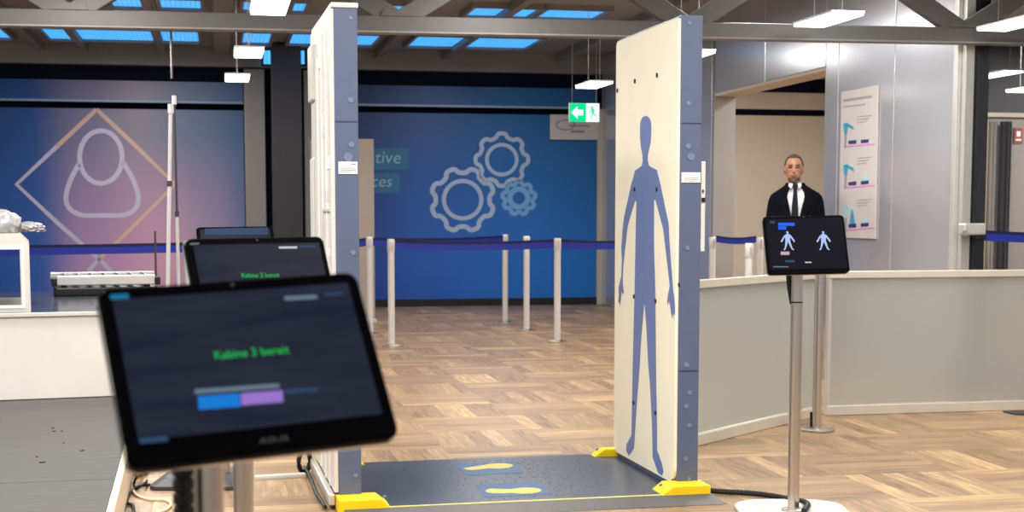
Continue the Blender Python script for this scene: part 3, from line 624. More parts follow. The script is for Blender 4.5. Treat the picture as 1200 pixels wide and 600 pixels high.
mb = MB(); mb.box((LX - T - 0.022, LY + 0.32, 0.75), (0.012, 0.012, 1.1)); mb.box((LX - T - 0.022, LY + 0.2, 1.3), (0.012, 0.25, 0.012)); mb.build('conduit', M['white'], lp_)
MB().box((LX - T - 0.03, LY + D / 2, 0.045), (0.03, D, 0.05), 0.006).build('bottom_rail', M['alu'], lp_)
cb = smoothline([(LX - T - 0.06, LY - 0.02, 0.02), (LX - T - 0.07, LY + 0.3, 0.018), (LX - T - 0.065, LY + 0.7, 0.018), (LX - T - 0.07, LY + 1.0, 0.02)], 8); MB().tube(cb, 0.009, 8).build('edge_cable', M['cable'], lp_, smooth=True)
ring = []
for i in range(25): t = 2 * PI * i / 24; ring.append((LX - T - 0.075 + 0.03 * math.sin(t), LY + 0.93 + 0.03 * math.sin(t), 0.062 + 0.055 * math.cos(t)))
MB().tube(ring, 0.012, 8).build('cable_loop', M['cable'], lp_, smooth=True)
# screws, seams, labels on the front strips
def front(par, px, py, left):
    base = SO + (SX * LX + SD * LY if left else Vector((0, 0, 0))); p = onplane(px, py, base, SD); q = toloc(sc, p); return q
for px, py, rr, lf in ((411, 21, .008, 1), (411, 117, .012, 1), (412, 169.5, .012, 1), (408, 184, .019, 1), (414, 296, .011, 1), (417, 557, .009, 1), (415, 580, .008, 1), (808, 27, .008, 0), (807, 121, .01, 0), (806.5, 171, .012, 0), (810, 183.5, .017, 0), (805.5, 290.5, .011, 0), (804.5, 427.5, .012, 0), (808, 460, .011, 0), (804, 476, .011, 0), (808, 498.5, .011, 0), (803.5, 537.5, .01, 0), (807.5, 561, .009, 0)):
    par = lp_ if lf else rp_; q = front(par, px, py, lf); MB().cyl(q + Vector((0, -0.003, 0)), q + Vector((0, 0.004, 0)), rr, rr * 1.05, 18).build('screw', M['screw'], par)
for px, py, lf in ((405, 142.5, 1), (810, 144.5, 0), (808, 434.5, 0)):
    q = front(None, px, py, lf); cx_ = (LX - T / 2) if lf else T / 2; MB().box((cx_, q.y - 0.0006, q.z), (T - 0.004, 0.003, 0.004)).build('joint_line', M['printnavy'], lp_ if lf else rp_)
for (xa, ya, xb, yb, lf) in ((396.5, 189.5, 419, 204, 1), (798.5, 202, 820.5, 214, 0)):
    a = front(None, xa, ya, lf); b = front(None, xb, yb, lf); par = lp_ if lf else rp_; c = (a + b) / 2; w = b.x - a.x; h = a.z - b.z
    MB().box((c.x, c.y - 0.002, c.z), (w, 0.004, h), 0.001).build('label_sticker', M['paper'], par); mb = MB()
    for k in range(3): mb.box((c.x - w * 0.08 * (k == 2), c.y - 0.0045, c.z - h * 0.02 - h * 0.16 * k), (w * (0.8 - 0.2 * (k == 2)), 0.001, h * 0.05))
    if lf: mb.box((c.x + w * 0.28, c.y - 0.0045, c.z + h * 0.3), (w * 0.25, 0.001, h * 0.08))
    mb.build('label_print', M['ink'], par)
# floor plate
yF = toloc(sc, fl(640, 586.5, 0.03)).y; yK = toloc(sc, fl(600, 535.5, 0.03)).y
fp = MB().box((LX / 2, (yF + yK) / 2, 0.0165), (-LX - 0.005, yK - yF, 0.028), 0.002).build('floor_plate', M['mat_dark'], sc)
MB().prism([(LX - 0.09, yF - 0.005, 0.03), (0.02 + T, yF - 0.005, 0.03), (0.05 + T, yF - 0.115, 0.002), (LX - 0.12, yF - 0.115, 0.002)], (0, 0.004, -0.0015)).build('entry_ramp', M['ramp'], sc)
MB().box((LX / 2, yF + 0.004, 0.0315), (-LX - 0.04, 0.012, 0.003)).build('yellow_edge', mat('pale yellow edge', (240, 226, 130), 0.5), sc)
def fpt(px, py): q = toloc(sc, fl(px, py, 0.031)); q.z = 0.0306; return q
for quad in ([(532, 544), (604.7, 541), (613.3, 554), (546.7, 557.3)], [(558, 568.5), (628, 564.7), (648, 578.5), (567.3, 583)]): MB().prism([fpt(*q) for q in quad], (0, 0, 0.001)).build('footprint_tile', M['tile_blue'], fp)
fa = [(172, 143), (200, 153), (240, 158), (330, 150), (390, 142), (500, 145), (570, 138), (612, 120), (590, 107), (540, 101), (480, 101), (400, 105), (330, 120), (240, 132)]
fb = [(365, 343), (385, 354), (420, 360), (520, 362), (600, 358), (680, 365), (780, 362), (840, 350), (862, 335), (840, 323), (790, 315), (720, 313), (660, 316), (590, 328), (500, 325), (410, 322), (380, 330)]
for f_ in (fa, fb):
    pts = [fpt(520 + a / 7.5, 530 + b / 7.5) for a, b in f_]; MB().prism([q + Vector((0, 0, 0.001)) for q in pts], (0, 0, 0.001)).build('footprint_mark', M['foot_yellow'], fp)
mb = MB()
for k in range(900):
    x = random.gauss(-0.68, 0.24); y = random.uniform(yF + 0.06, yK - 0.08)
    if -1.35 < x < -0.15: bmesh.ops.create_cone(mb.bm, cap_ends=True, segments=5, radius1=0.0028, radius2=0.002, depth=0.001, matrix=Matrix.Translation((x, y, 0.031)))
o = mb.build('grip_dots', M['speck'], fp); o['kind'] = 'stuff'
# yellow corner feet
def foot(x_out, x_in, x_tip, y0, y1, name='corner_foot', h=0.066):
    mb = MB(); mb.prism([(x_out, y0, 0.004), (x_out, y0, h), (x_in, y0, h), (x_tip, y0, 0.014), (x_tip, y0, 0.004)], (0, y1 - y0, 0)); o = mb.build(name, M['yellow'], sc)
    s_ = 1 if x_tip < x_in else -1; p = Vector((x_in - s_ * 0.03, (y0 + y1) / 2, h * 0.72 + 0.012)); MB().cyl(p, p + Vector((-s_ * 0.4, 0, 0.9)) * 0.008, 0.008, n=12).build('screw', M['screw'], o)
xo = toloc(sc, fl(825, 577)).x; tipx = toloc(sc, fl(761, 577, 0.03)).x
foot(T + 0.015, -0.062, -0.13, min(yF - 0.006, -0.02), 0.03); foot(LX - T - 0.012, LX + 0.062, LX + 0.13, min(yF - 0.006, LY - 0.02), LY + 0.03)
foot(T + 0.01, -0.07, -0.15, D - 0.035, D + 0.045); foot(LX - T - 0.012, LX + 0.07, LX + 0.15, LY + D - 0.035, LY + D + 0.045)

# ---------------------------------------------------------------- display stands
def rotm(yaw, tilt, roll): return Matrix.Rotation(yaw, 3, 'Z') @ Matrix.Rotation(tilt, 3, 'X') @ Matrix.Rotation(roll, 3, 'Y')
def rounded(w, h, r, n=6):
    out = []
    for sx, sz, s0 in ((1, 1, 0), (-1, 1, PI / 2), (-1, -1, PI), (1, -1, 1.5 * PI)):
        for k in range(n + 1): t = s0 + k / n * PI / 2; out.append((sx * (w / 2 - r) + r * math.cos(t), sz * (h / 2 - r) + r * math.sin(t)))
    return out
def display_stand(label, base, ctr, ang, w, h, polexy, screenm, base_kind, bez=(0.045, 0.05, 0.055, 0.13), seam=None, bdx=0.0):
    r = empty('display_stand', Vector((base.x, base.y, 0)), 0, label, 'display stand'); Rm = rotm(*ang); o = Vector(ctr) - Vector(r.location)
    # display body
    mb = MB(); P0 = [(x, 0.0, z) for x, z in rounded(w, h, 0.016)]; P1 = [(x * 0.97, 0.028, z * 0.97) for x, z in rounded(w, h, 0.016)]; Pf = [(x * 0.985, -0.006, z * 0.98) for x, z in rounded(w, h, 0.016)]
    rings = [[mb.bm.verts.new(p) for p in q] for q in (Pf, P0, P1)]
    for a, b in zip(rings, rings[1:]):
        for i in range(len(a)): mb.bm.faces.new((a[i], a[(i + 1) % len(a)], b[(i + 1) % len(a)], b[i]))
    mb.bm.faces.new(rings[0]); mb.bm.faces.new(list(reversed(rings[-1])))
    d = mb.build('display', M['blackgloss'], r, loc=o, rotm=Rm)
    l_, rt, tp, bt = bez; sx0, sx1 = -w / 2 + l_ * w, w / 2 - rt * w; sz0, sz1 = -h / 2 + bt * h, h / 2 - tp * h
    MB().box(((sx0 + sx1) / 2, -0.0068, (sz0 + sz1) / 2), (sx1 - sx0, 0.0016, sz1 - sz0)).build('screen', screenm, d)
    MB().cyl((0, -0.0066, h / 2 - tp * h * 0.45), (0, -0.0058, h / 2 - tp * h * 0.45), 0.0028, n=12).build('camera_lens', M['seam'], d)
    MB().strip([(x * 0.992, 0.012, z * 0.992) for x, z in rounded(w, h, 0.016)], [(x * 1.003, 0.012, z * 1.003) for x, z in rounded(w, h, 0.016)], (0, 0.006, 0)).build('rear_edge', M['steel'], d)
    # pole and bracket
    px_, py_ = polexy[0] - r.location.x, polexy[1] - r.location.y; bk = o + Rm @ Vector((0, 0.05, 0))
    ztop = bk.z - 0.02
    MB().cyl((px_, py_, 0.015), (px_, py_, ztop), 0.0245, n=32).build('pole', M['steel'], r, smooth=True)
    if seam: MB().cyl((px_, py_, seam - 0.003), (px_, py_, seam + 0.003), 0.0252, n=32).build('pole_joint', M['black'], r, smooth=True)
    MB().cyl((px_, py_, ztop - 0.06), (px_, py_, ztop + 0.01), 0.029, n=24).build('pole_collar', M['black'], r, smooth=True)
    hd = Vector((px_, py_, ztop)); mid = (hd + bk) / 2
    mb = MB(); mb.cyl(hd, bk, 0.018, n=12); br = mb.build('bracket', M['black'], r, smooth=True)
    MB().box((0, 0.034, 0), (0.1, 0.012, 0.1), 0.004).build('mount_plate', M['black'], d)
    if base_kind == 'white':
        mb = MB(); pts = [(px_ + x, py_ + y, 0.003) for x, y in rounded(0.47, 0.5, 0.16, 10)]; pts2 = [(px_ + x, py_ + y, 0.012) for x, y in rounded(0.458, 0.488, 0.155, 10)]
        mb.prism(pts, (0, 0, 0.012)); mb.build('base_plate', M['white'], r); MB().lathe([(0.05, 0.014), (0.05, 0.022), (0.03, 0.028)], (px_, py_, 0)).build('pole_flange', M['steel'], r, smooth=True)
    else:
        mb = MB(); w2, w3 = 0.24, 0.17
        pts = [(px_ + bdx + x, py_ + y, 0.003) for x, y in rounded(0.42, 0.42, 0.05, 4)]; top = [(px_ + bdx + x, py_ + y, 0.05) for x, y in rounded(0.3, 0.3, 0.03, 4)]
        A = [mb.bm.verts.new(p) for p in pts]; A2 = [mb.bm.verts.new((p[0], p[1], 0.018)) for p in pts]; B_ = [mb.bm.verts.new(p) for p in top]; n = len(A)
        for q0, q1 in ((A, A2), (A2, B_)):
            for i in range(n): mb.bm.faces.new((q0[i], q0[(i + 1) % n], q1[(i + 1) % n], q1[i]))
        mb.bm.faces.new(B_); mb.bm.faces.new(list(reversed(A))); mb.build('base_plate', M['charcoal'], r)
    def on(px, py):                               # photo point -> display-local (x, z)
        n = Rm @ Vector((0, -1, 0)); p = onplane(px, py, Vector(ctr) + n * 0.008, n); q = Rm.transposed() @ (p - Vector(ctr)); return q
    def ui(pts, m, name):
        MB().prism([(on(*p).x, -0.0078, on(*p).z) for p in pts], (0, -0.0006, 0)).build(name, m, d)
    def txt(s, pa, pb, m, name, hgt, depth=0.0006):
        a, b = on(*pa), on(*pb); c = (a + b) / 2; lettering(name, s, hgt, m, d, (c.x, -0.0082, c.z), (b.x - a.x, 0, b.z - a.z), (-(b.z - a.z), 0, b.x - a.x), width=(b - a).length, depth=depth)
    return r, d, ui, txt, on
# nearest, cabin 3
c1 = Vector((-0.3497, 1.9207, 1.0838))
r1, d1, ui, txt, on = display_stand('nearest touch display on a steel pole, showing cabin 3 in green', Vector((-0.43, 2.05, 0)), c1, (0.40, -0.60, -0.059), 0.36, 0.262, (-0.437, 2.05), M['screen'], 'dark', (0.05, 0.05, 0.075, 0.135))
txt('Kabine 3 bereit', (251, 417), (338, 410), M['uigreen'], 'screen_text', 0.017)
ui([(232, 464.5), (281, 461), (282, 476.5), (233, 480)], M['uiblue'], 'screen_button'); ui([(282.5, 461), (331, 457.5), (332, 471), (283, 475)], M['uipurple'], 'screen_button')
ui([(228, 456.5), (327, 449.5), (327.5, 454.5), (228.5, 461.5)], M['uigrey'], 'screen_caption'); ui([(334, 457), (372, 454.5), (372, 458), (334, 461)], M['uidim'], 'screen_caption')
ui([(333, 347.5), (371, 345.5), (372, 350), (334, 352)], M['uigrey'], 'screen_caption'); ui([(380, 344), (402, 343), (402.5, 345.5), (380.5, 346.5)], M['uidim'], 'screen_caption')
ui([(129, 345.5), (150, 344), (151, 350), (129.5, 351)], M['uicyan'], 'screen_badge'); ui([(163, 514), (196, 511), (197, 517), (164, 520)], M['uidim'], 'screen_caption')
txt('ASUS', (304, 517.5), (338, 513.5), M['silverlogo'], 'brand_lettering', 0.011)
# corrugated sleeve beside pole
hp = Vector((r1.location.x, r1.location.y, 0)); sx_ = at(214.5, 560, 2.0)
mb = MB(); pts = []; rad = []
for i in range(52):
    for dz, rr in ((0.0, 0.0118), (0.002, 0.0152), (0.015, 0.0152), (0.0175, 0.0118)): pts.append((sx_.x - hp.x, 2.0 - hp.y, 0.02 + i * 0.02 + dz)); rad.append(rr)
mb.tube(pts, rad, 12); mb.build('cable_sleeve', M['rubber'], r1)
# middle, cabin 2
r2, d2, ui, txt, on = display_stand('middle touch display on a steel pole, showing cabin 2 in green', Vector((-0.64, 3.47, 0)), Vector((-0.5759, 3.387, 1.1239 - 0.015)), (0.659, -0.36, -0.0054), 0.36, 0.254, (-0.66, 3.52), M['screen'], 'dark', (0.04, 0.045, 0.07, 0.13))
txt('Kabine 2 bereit', (283, 323), (327, 322.5), M['uigreen'], 'screen_text', 0.015)
ui([(222.5, 285), (233, 284.6), (233, 286.4), (222.5, 286.8)], M['uigrey'], 'screen_caption'); ui([(327, 289), (348, 288.8), (348, 291), (327, 291.2)], M['uiwhite'], 'screen_caption'); ui([(351, 288), (370, 287.8), (370, 289.6), (351, 290)], M['uidim'], 'screen_caption')
# far one
c3 = at(278, 283, 6.75); r3, d3, ui, txt, on = display_stand('farthest touch display at left, only its top edge showing behind the middle one', Vector((c3.x - 0.06, 6.85, 0)), c3 + Vector((0, 0, -0.055)), (0.38, -0.36, -0.01), 0.36, 0.262, (c3.x - 0.1, 6.87), M['screen'], 'dark', bdx=-0.11)
ui([(240, 268), (314, 266.5), (314, 275), (240, 275)], M['uidim'], 'screen_banner')
# right one
rm = (0.0528, -0.3716, -0.0229); k = 0.958; c4 = Vector((1.2794 * k, 6.3251 * k, CH + (1.1494 - CH) * k))
r4, d4, ui, txt, on = display_stand('touch display on a steel pole with white base, showing two pale blue figures', Vector((1.207, 6.14, 0)), c4, rm, 0.36 * k, 0.2669 * k, (1.207, 6.14), M['screenblack'], 'white', (0.03, 0.03, 0.05, 0.07), seam=None)
def L4(p): return (900 + p[0] / 9.233, 255 + p[1] / 9.233)
for dx in (0, 387):
    f4 = [(195, 150), (215, 148), (222, 160), (218, 178), (240, 184), (262, 210), (285, 240), (292, 258), (282, 266), (266, 245), (246, 216), (238, 228), (240, 252), (252, 290), (265, 330), (285, 348), (268, 352), (250, 335), (232, 295), (216, 262), (205, 300), (192, 338), (184, 352), (166, 348), (180, 330), (186, 290), (188, 250), (186, 222), (180, 214), (166, 240), (156, 262), (142, 266), (138, 252), (150, 235), (166, 205), (190, 182), (204, 176), (200, 164)]
    ui([L4((a + dx, b)) for a, b in f4], M['uifig'], 'figure_icon')
ui([L4(p) for p in ((110, 55), (288, 55), (288, 90), (110, 88))], M['uibright'], 'screen_badge'); ui([L4(p) for p in ((110, 92), (198, 92), (198, 130), (112, 130))], M['uibright'], 'screen_badge')
ui([L4(p) for p in ((138, 368), (232, 368), (232, 404), (138, 404))], M['uipink'], 'screen_button'); ui([L4(p) for p in ((185, 460), (290, 460), (290, 484), (187, 484))], M['uidim'], 'screen_button'); ui([L4(p) for p in ((400, 478), (470, 478), (470, 490), (400, 490))], M['uiwhite'], 'screen_caption')
ui([L4(p) for p in ((55, 526), (222, 526), (222, 538), (57, 538))], M['uigrey'], 'screen_caption'); ui([L4(p) for p in ((18, 36), (75, 36), (75, 62), (20, 62))], M['uidim'], 'screen_badge')
pj = at(934, 354, 6.14); q = toloc(r4, pj); MB().cyl((0, 0, q.z - 0.003), (0, 0, q.z + 0.003), 0.0253, n=32).build('pole_joint', M['black'], r4, smooth=True)
a = toloc(r4, at(924, 318, 6.16)); b = toloc(r4, at(926.5, 357, 6.16)); MB().tube([a, (a + b) / 2 + Vector((-0.002, 0, 0)), b], [0.012, 0.009, 0.003], 8).build('hanging_cable', M['cable'], r4, smooth=True)
cpts = smoothline([fl(832, 575, 0.016), fl(850, 576.3, 0.016), fl(880, 578, 0.016), fl(905, 581, 0.016), fl(928, 585.5, 0.016), fl(942, 588, 0.022), fl(946.5, 592, 0.032), fl(942, 599, 0.036)], 14)
tag(MB().tube(cpts, [0.0135 if i % 2 else 0.0115 for i in range(len(cpts))], 10).build('power_cable', M['cable'], smooth=False), 'black corrugated cable running from the scanner to the right display stand', 'cable')

# ---------------------------------------------------------------- frosted barrier
C = fl(958, 487); Lw = fl(820, 521); Rw = fl(1200, 480); HB = 0.92
def wing(a, b, label, ext0=0.0, ext1=0.0):
    a = Vector(a); b = Vector(b); d = (b - a); d.z = 0; ln = d.length; d.normalize(); a = a - d * ext0; b = b + d * ext1; ln = (b - a).length
    r = empty('glass_barrier', a, math.atan2(d.y, d.x), label, 'glass barrier')
    MB().box((ln / 2, 0, (0.06 + HB) / 2), (ln - 0.02, 0.012, HB - 0.08)).build('glass_pane', M['frosted'], r)
    MB().box((ln / 2, 0, HB - 0.022), (ln, 0.06, 0.044), 0.004).build('top_rail', M['rail'], r); MB().box((ln / 2, 0, 0.032), (ln, 0.05, 0.062), 0.004).build('bottom_rail', M['rail'], r)
    for xx in ((0.0, ln)): MB().box((xx + (0.012 if xx == 0 else -0.012), 0, HB / 2), (0.022, 0.04, HB - 0.02)).build('end_profile', M['alu'], r)
    return r, ln
wing(Lw, C - (C - Lw).normalized() * 0.05, 'frosted glass barrier wing running from the scanner to the round based post', ext0=0.22)
rw, ln = wing(C + (Rw - C).normalized() * 0.05, Rw, 'long frosted glass barrier wing at right with pale rails', ext1=1.0)
ps = fl(957.5, 504.5); r = empty('barrier_post', ps, 0.0, 'steel barrier post on a round base at the corner of the frosted barrier', 'post')
MB().lathe([(0.105, 0.003), (0.105, 0.012), (0.09, 0.02), (0.03, 0.024)]).build('base', M['steel'], r, smooth=True); MB().cyl((-0.004, 0.0, 0.02), (-0.004, 0.0, HB + 0.02), 0.026).build('pole', M['steel'], r, smooth=True)
MB().box((0.035, 0.03, 0.45), (0.012, 0.012, 0.3), 0.002).build('hinge_strip', M['steel'], r); MB().box((-0.035, 0.01, 0.06), (0.012, 0.02, 0.1), 0.003).build('clamp', M['black'], r)
p = fl(1199, 484.5); tag(MB().box((0.35, 0, 0.006), (0.9, 0.16, 0.008), 0.003).build('floor_mat', M['charcoal'], loc=p, rz=BY), 'dark grey floor mat corner at the right edge of the photo', 'mat')

# ---------------------------------------------------------------- left platform and counter
ZP = 0.18
e0 = fl(127, 600, ZP); e1 = fl(147, 525, ZP); ed = (e1 - e0).normalized(); pyaw = math.atan2(ed.y, ed.x) - PI / 2
r = empty('raised_platform', Vector((e0.x, e0.y, 0)), pyaw, 'low raised platform with grey rubber mats and pale wood edging at left', 'platform')
def pl(p): return toloc(r, p)
joint = pl(fl(60, 564, ZP)).y
MB().box((-2.0, 3.0, ZP / 2 - 0.01), (3.96, 9.0, ZP - 0.03)).build('base_box', M['deckgap'], r)
for a, b in ((-1.5, joint - 0.004), (joint + 0.004, pl(fl(60, 468, ZP)).y + 0.3), (pl(fl(60, 468, ZP)).y + 0.308, 7.4)): MB().box((-1.995, (a + b) / 2, ZP - 0.008), (3.97, b - a, 0.016), 0.003).build('rubber_mat', M['dirty'], r)
MB().box((0.005, 3.0, ZP / 2 + 0.001), (0.03, 9.0, ZP - 0.004), 0.004).build('edge_trim', M['beech'], r)
mb = MB()
for k in range(40): mb.box((random.uniform(-1.6, -0.1), random.uniform(-0.3, 2.5), ZP + 0.002), (random.uniform(0.006, 0.014), random.uniform(0.004, 0.02), 0.004), 0, Matrix.Rotation(random.uniform(0, 3), 3, 'Z'))
o = mb.build('grit', M['black'], r); o['kind'] = 'stuff'
k0 = fl(0, 470, ZP); k1 = fl(130, 465, ZP); kd = (k1 - k0).normalized(); kyaw = math.atan2(kd.y, kd.x); kr_ = k1 + kd * 0.17
zc = at(20, 367.5, at(20, 469, 8.5).y * 0 + k0.y).z
r = empty('inspection_counter', Vector((kr_.x, kr_.y, ZP)), kyaw, 'long white fronted inspection counter with dark glossy top at left', 'counter')
MB().box((-1.6, 0.012, (zc - ZP) / 2 - 0.01), (3.2, 0.024, zc - ZP - 0.028), 0.003).build('front_panel', M['counter'], r); MB().box((-0.012, 1.2, (zc - ZP) / 2 - 0.01), (0.024, 2.36, zc - ZP - 0.03), 0.003).build('end_panel', M['counter'], r)
MB().box((-1.6, 1.2, zc - ZP - 0.011), (3.2, 2.42, 0.02), 0.003).build('table_top', M['darktop'], r); MB().box((-1.6, -0.012, zc - ZP - 0.01), (3.2, 0.02, 0.024), 0.003).build('front_edge', M['white'], r)
KN = Vector((-kd.y, kd.x, 0)); KO = Vector((kr_.x, kr_.y, 0))
def kpt(px, py, dep_):                      # photo point on a plane parallel to the counter front
    p = onplane(px, py, KO + KN * dep_, KN); d = p - KO; return d.dot(kd), p.z
# hood frame
hd_ = 0.06; hx = kpt(35, 320, hd_)[0]; ztop = kpt(20, 274, hd_)[1]; hr = empty('hood_frame', KO + kd * hx + KN * hd_ + UP * (zc + 0.001), kyaw, 'white open tunnel hood with chamfered corner standing on the counter', 'tunnel hood'); hh = ztop - zc
def hp_(px, py): u_, z_ = kpt(px, py, hd_); return (u_ - hx, z_ - zc)
ow, cham = -0.62, 0.055
outer = [(ow, 0), (0, 0), (0, hh - cham), (-cham, hh), (ow, hh)]
ix1, iz0, iz1 = hp_(24, 325)[0], hp_(10, 358)[1], hp_(10, 292.5)[1]
inner = [(ow + 0.06, iz0), (ix1, iz0), (ix1, iz1 - 0.0), (ix1 - 0.004, iz1), (ow + 0.06, iz1)]
def ringframe(name, y): MB().strip([(a, y, b) for a, b in inner], [(a, y, b) for a, b in outer], (0, 0.03, 0)).build(name, M['white'], hr)
ringframe('front_frame', 0.0); ringframe('back_frame', 0.8)
o2 = [(a * 0.9 + (-0.03), b * 0.94 + 0.012) for a, b in outer]; i2 = [(a * 1.0, b) for a, b in inner]
MB().strip([(a - 0.008 * (1 if a > -0.3 else -1) * -1, -0.004, b) for a, b in inner], [(a + 0.022 * (1 if a > -0.3 else -1), -0.004, b + (0.018 if b > 0.2 else -0.018)) for a, b in inner], (0, 0.006, 0)).build('inner_bead', M['paper'], hr)
MB().box((ow / 2 - cham / 2, 0.415, hh - 0.008), (-ow - cham, 0.77, 0.014)).build('roof_sheet', M['white'], hr)
MB().box((-0.004, 0.415, (hh - cham) / 2 + 0.01), (0.006, 0.77, hh - cham - 0.03)).build('side_pane', M['clear'], hr)
# plastic bags on it
def bag(px, py, sx, sy, sz, seed, label, dep_):
    u_ = kpt(px, py, dep_)[0]; z_ = ztp + 0.002; p = KO + kd * u_ + KN * dep_; rnd = random.Random(seed); mb = MB(); bmesh.ops.create_icosphere(mb.bm, subdivisions=4, radius=1.0)
    dirs = [(Vector((rnd.gauss(0, 1), rnd.gauss(0, 1), rnd.gauss(0, 1))).normalized(), rnd.uniform(4, 15), rnd.uniform(0, 6)) for _ in range(14)]
    for v in mb.bm.verts:
        n = v.co.normalized(); k = 1 + sum(0.045 * abs(math.sin(n.dot(d) * f + ph)) - 0.02 for d, f, ph in dirs); q = n * k; q.z = max(q.z, -0.55); v.co = Vector((q.x * sx, q.y * sy, (q.z + 0.55) * sz))
    o = mb.build('plastic_bag', M['bag'], loc=Vector((p.x, p.y, z_)), rz=kyaw, smooth=True); tag(o, label, 'bag', 'plastic bags on the hood')
ztp = hh + zc
u_, _z = kpt(5, 272, 0.35); bag(-1, 274.0, 0.115, 0.1, 0.085, 3, 'large crumpled white plastic bag on the hood', 0.35)
bag(36, 279, 0.08, 0.09, 0.04, 11, 'small flat piece of white plastic film beside the large bag on the hood', 0.66)
# roller conveyor on the counter
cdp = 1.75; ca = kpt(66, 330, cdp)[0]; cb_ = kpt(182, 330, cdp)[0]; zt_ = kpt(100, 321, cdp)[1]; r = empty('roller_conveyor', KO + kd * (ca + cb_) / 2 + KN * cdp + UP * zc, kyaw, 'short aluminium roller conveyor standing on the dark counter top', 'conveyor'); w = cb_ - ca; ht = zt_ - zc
MB().box((0, 0, ht - 0.045), (w, 0.03, 0.07), 0.008).build('side_rail', M['alu'], r); MB().box((0, 0.5, ht - 0.03), (w * 1.1, 0.03, 0.05), 0.006).build('side_rail', M['alu'], r)
for k in range(7): MB().cyl((-w / 2 + 0.06 + k * (w - 0.12) / 6, 0.02, ht - 0.03), (-w / 2 + 0.06 + k * (w - 0.12) / 6, 0.48, ht - 0.03), 0.022, n=14).build('roller', M['steel'], r, smooth=True)
for sx in (-1, 1):
    MB().box((sx * (w / 2 + 0.015), 0.0, ht - 0.055), (0.04, 0.06, 0.06), 0.01).build('end_cap', M['black'], r)
    for yy in (0.03, 0.47): MB().box((sx * w * 0.42, yy, (ht - 0.08) / 2), (0.04, 0.03, ht - 0.08), 0.004).build('leg', M['black'], r)
MB().box((0, 0.25, 0.03), (w * 1.04, 0.5, 0.06), 0.01).build('shadow_box', M['black'], r)  # black box standing in for the shadow beneath the roller rail
MB().cyl((w * 0.52, 0.1, ht - 0.05), (w * 0.52, 0.1, ht + 0.3), 0.008, n=10).build('sensor_rod', M['charcoal'], r)
# two thin poles
for (a, b, tt, lab) in (((200, 113), (194, 500), 0.02, 'thin pale telescopic pole standing left in front of the pink mural, left of a pair'), ((204, 113), (213.5, 500), 0.016, 'thin dark and pale pole crossing behind the telescopic pole, right of a pair')):
    Yp = 8.1 if tt == 0.02 else 8.25; fr_ = 0.77 if tt == 0.02 else 0.66; A = at(a[0], a[1] + (10 if tt == 0.02 else 0), Yp); Bp = at(b[0], b[1], Yp); t = (A.z - 0.004) / (A.z - Bp.z); Bp = A + (Bp - A) * t; r = empty('telescopic_pole', Bp, 0, lab, 'pole'); d = A - Bp
    MB().cyl((0, 0, 0), d * fr_, tt * 0.56, n=14).build('lower_tube', M['poststeel'], r, smooth=True); MB().cyl(d * fr_, d, tt * (0.5 if tt == 0.02 else 0.42), n=14).build('upper_tube', M['poststeel'] if tt == 0.02 else M['charcoal'], r, smooth=True)
    MB().cyl(d * (fr_ - 0.008), d * (fr_ + 0.008), tt * 0.75, n=14).build('clamp', M['seam'], r, smooth=True); MB().cyl(d - Vector((0, 0, 0.045)), d + Vector((0, 0, 0.005)), tt * 0.8, n=14).build('top_cap', M['poststeel'], r, smooth=True); MB().lathe([(0.07, -0.004 + 0.004), (0.07, 0.01), (0.02, 0.02)], (0, 0, 0)).build('foot', M['steel'], r, smooth=True)
p = at(201.5, 92, 17.0); tag(MB().cyl((0, 0, 0), (0, 0, CEIL - p.z), 0.013, n=10).build('hanging_rod', M['joist'], loc=p), 'thin rod hanging from the ceiling at upper left', 'rod')

# ---------------------------------------------------------------- floor clutter at lower left
p = fl(303, 562.2); q = fl(358, 558.9); d = (q - p).normalized(); p = p - d * 0.02; ln = (q - p).length; r = empty('cable_duct', (p + q) / 2, math.atan2(d.y, d.x), 'white cable duct lying on the floor left of the scanner', 'cable duct')
MB().box((0, 0, 0.012), (ln, 0.035, 0.018), 0.005).build('cover', M['white'], r); MB().box((0, 0, 0.0025), (ln, 0.045, 0.004)).build('base_strip', M['alu'], r)
p = fl(164, 556); r = empty('power_adapter', p, 0.3, 'small white power adapter with a black plug on the floor by the platform', 'adapter')
MB().box((0.01, 0.05, 0.036), (0.06, 0.16, 0.07), 0.012).build('casing', M['white'], r); MB().box((-0.01, -0.05, 0.026), (0.03, 0.05, 0.05), 0.006).build('plug', M['black'], r)
def floor_cable(pts, rad, m, label):
    q = smoothline([fl(a, b, rad + 0.002 + (0.0 if len(t) == 0 else t[0])) for a, b, *t in pts], 10); tag(MB().tube(q, rad, 8).build('floor_cable', m, smooth=True), label, 'cable', 'loose cables at the platform')
floor_cable([(172, 556), (166, 552, .02), (161, 557, .05), (157, 567), (160, 572), (170, 566, .02), (172, 563)], 0.006, M['cable'], 'black cable looping beside the white power adapter')
floor_cable([(176, 568), (162, 570), (152, 578), (148, 588), (145, 598)], 0.007, M['cable'], 'black cable running along the wood edging of the platform')
floor_cable([(150, 590), (156, 593), (156.5, 603)], 0.007, M['cable'], 'short black cable bending forward at the bottom left')
floor_cable([(155, 572), (160, 580), (175, 585), (192, 585.5), (200, 590), (196, 596), (184, 601), (176, 606)], 0.006, M['creamcable'], 'cream cable curling over the wooden floor')

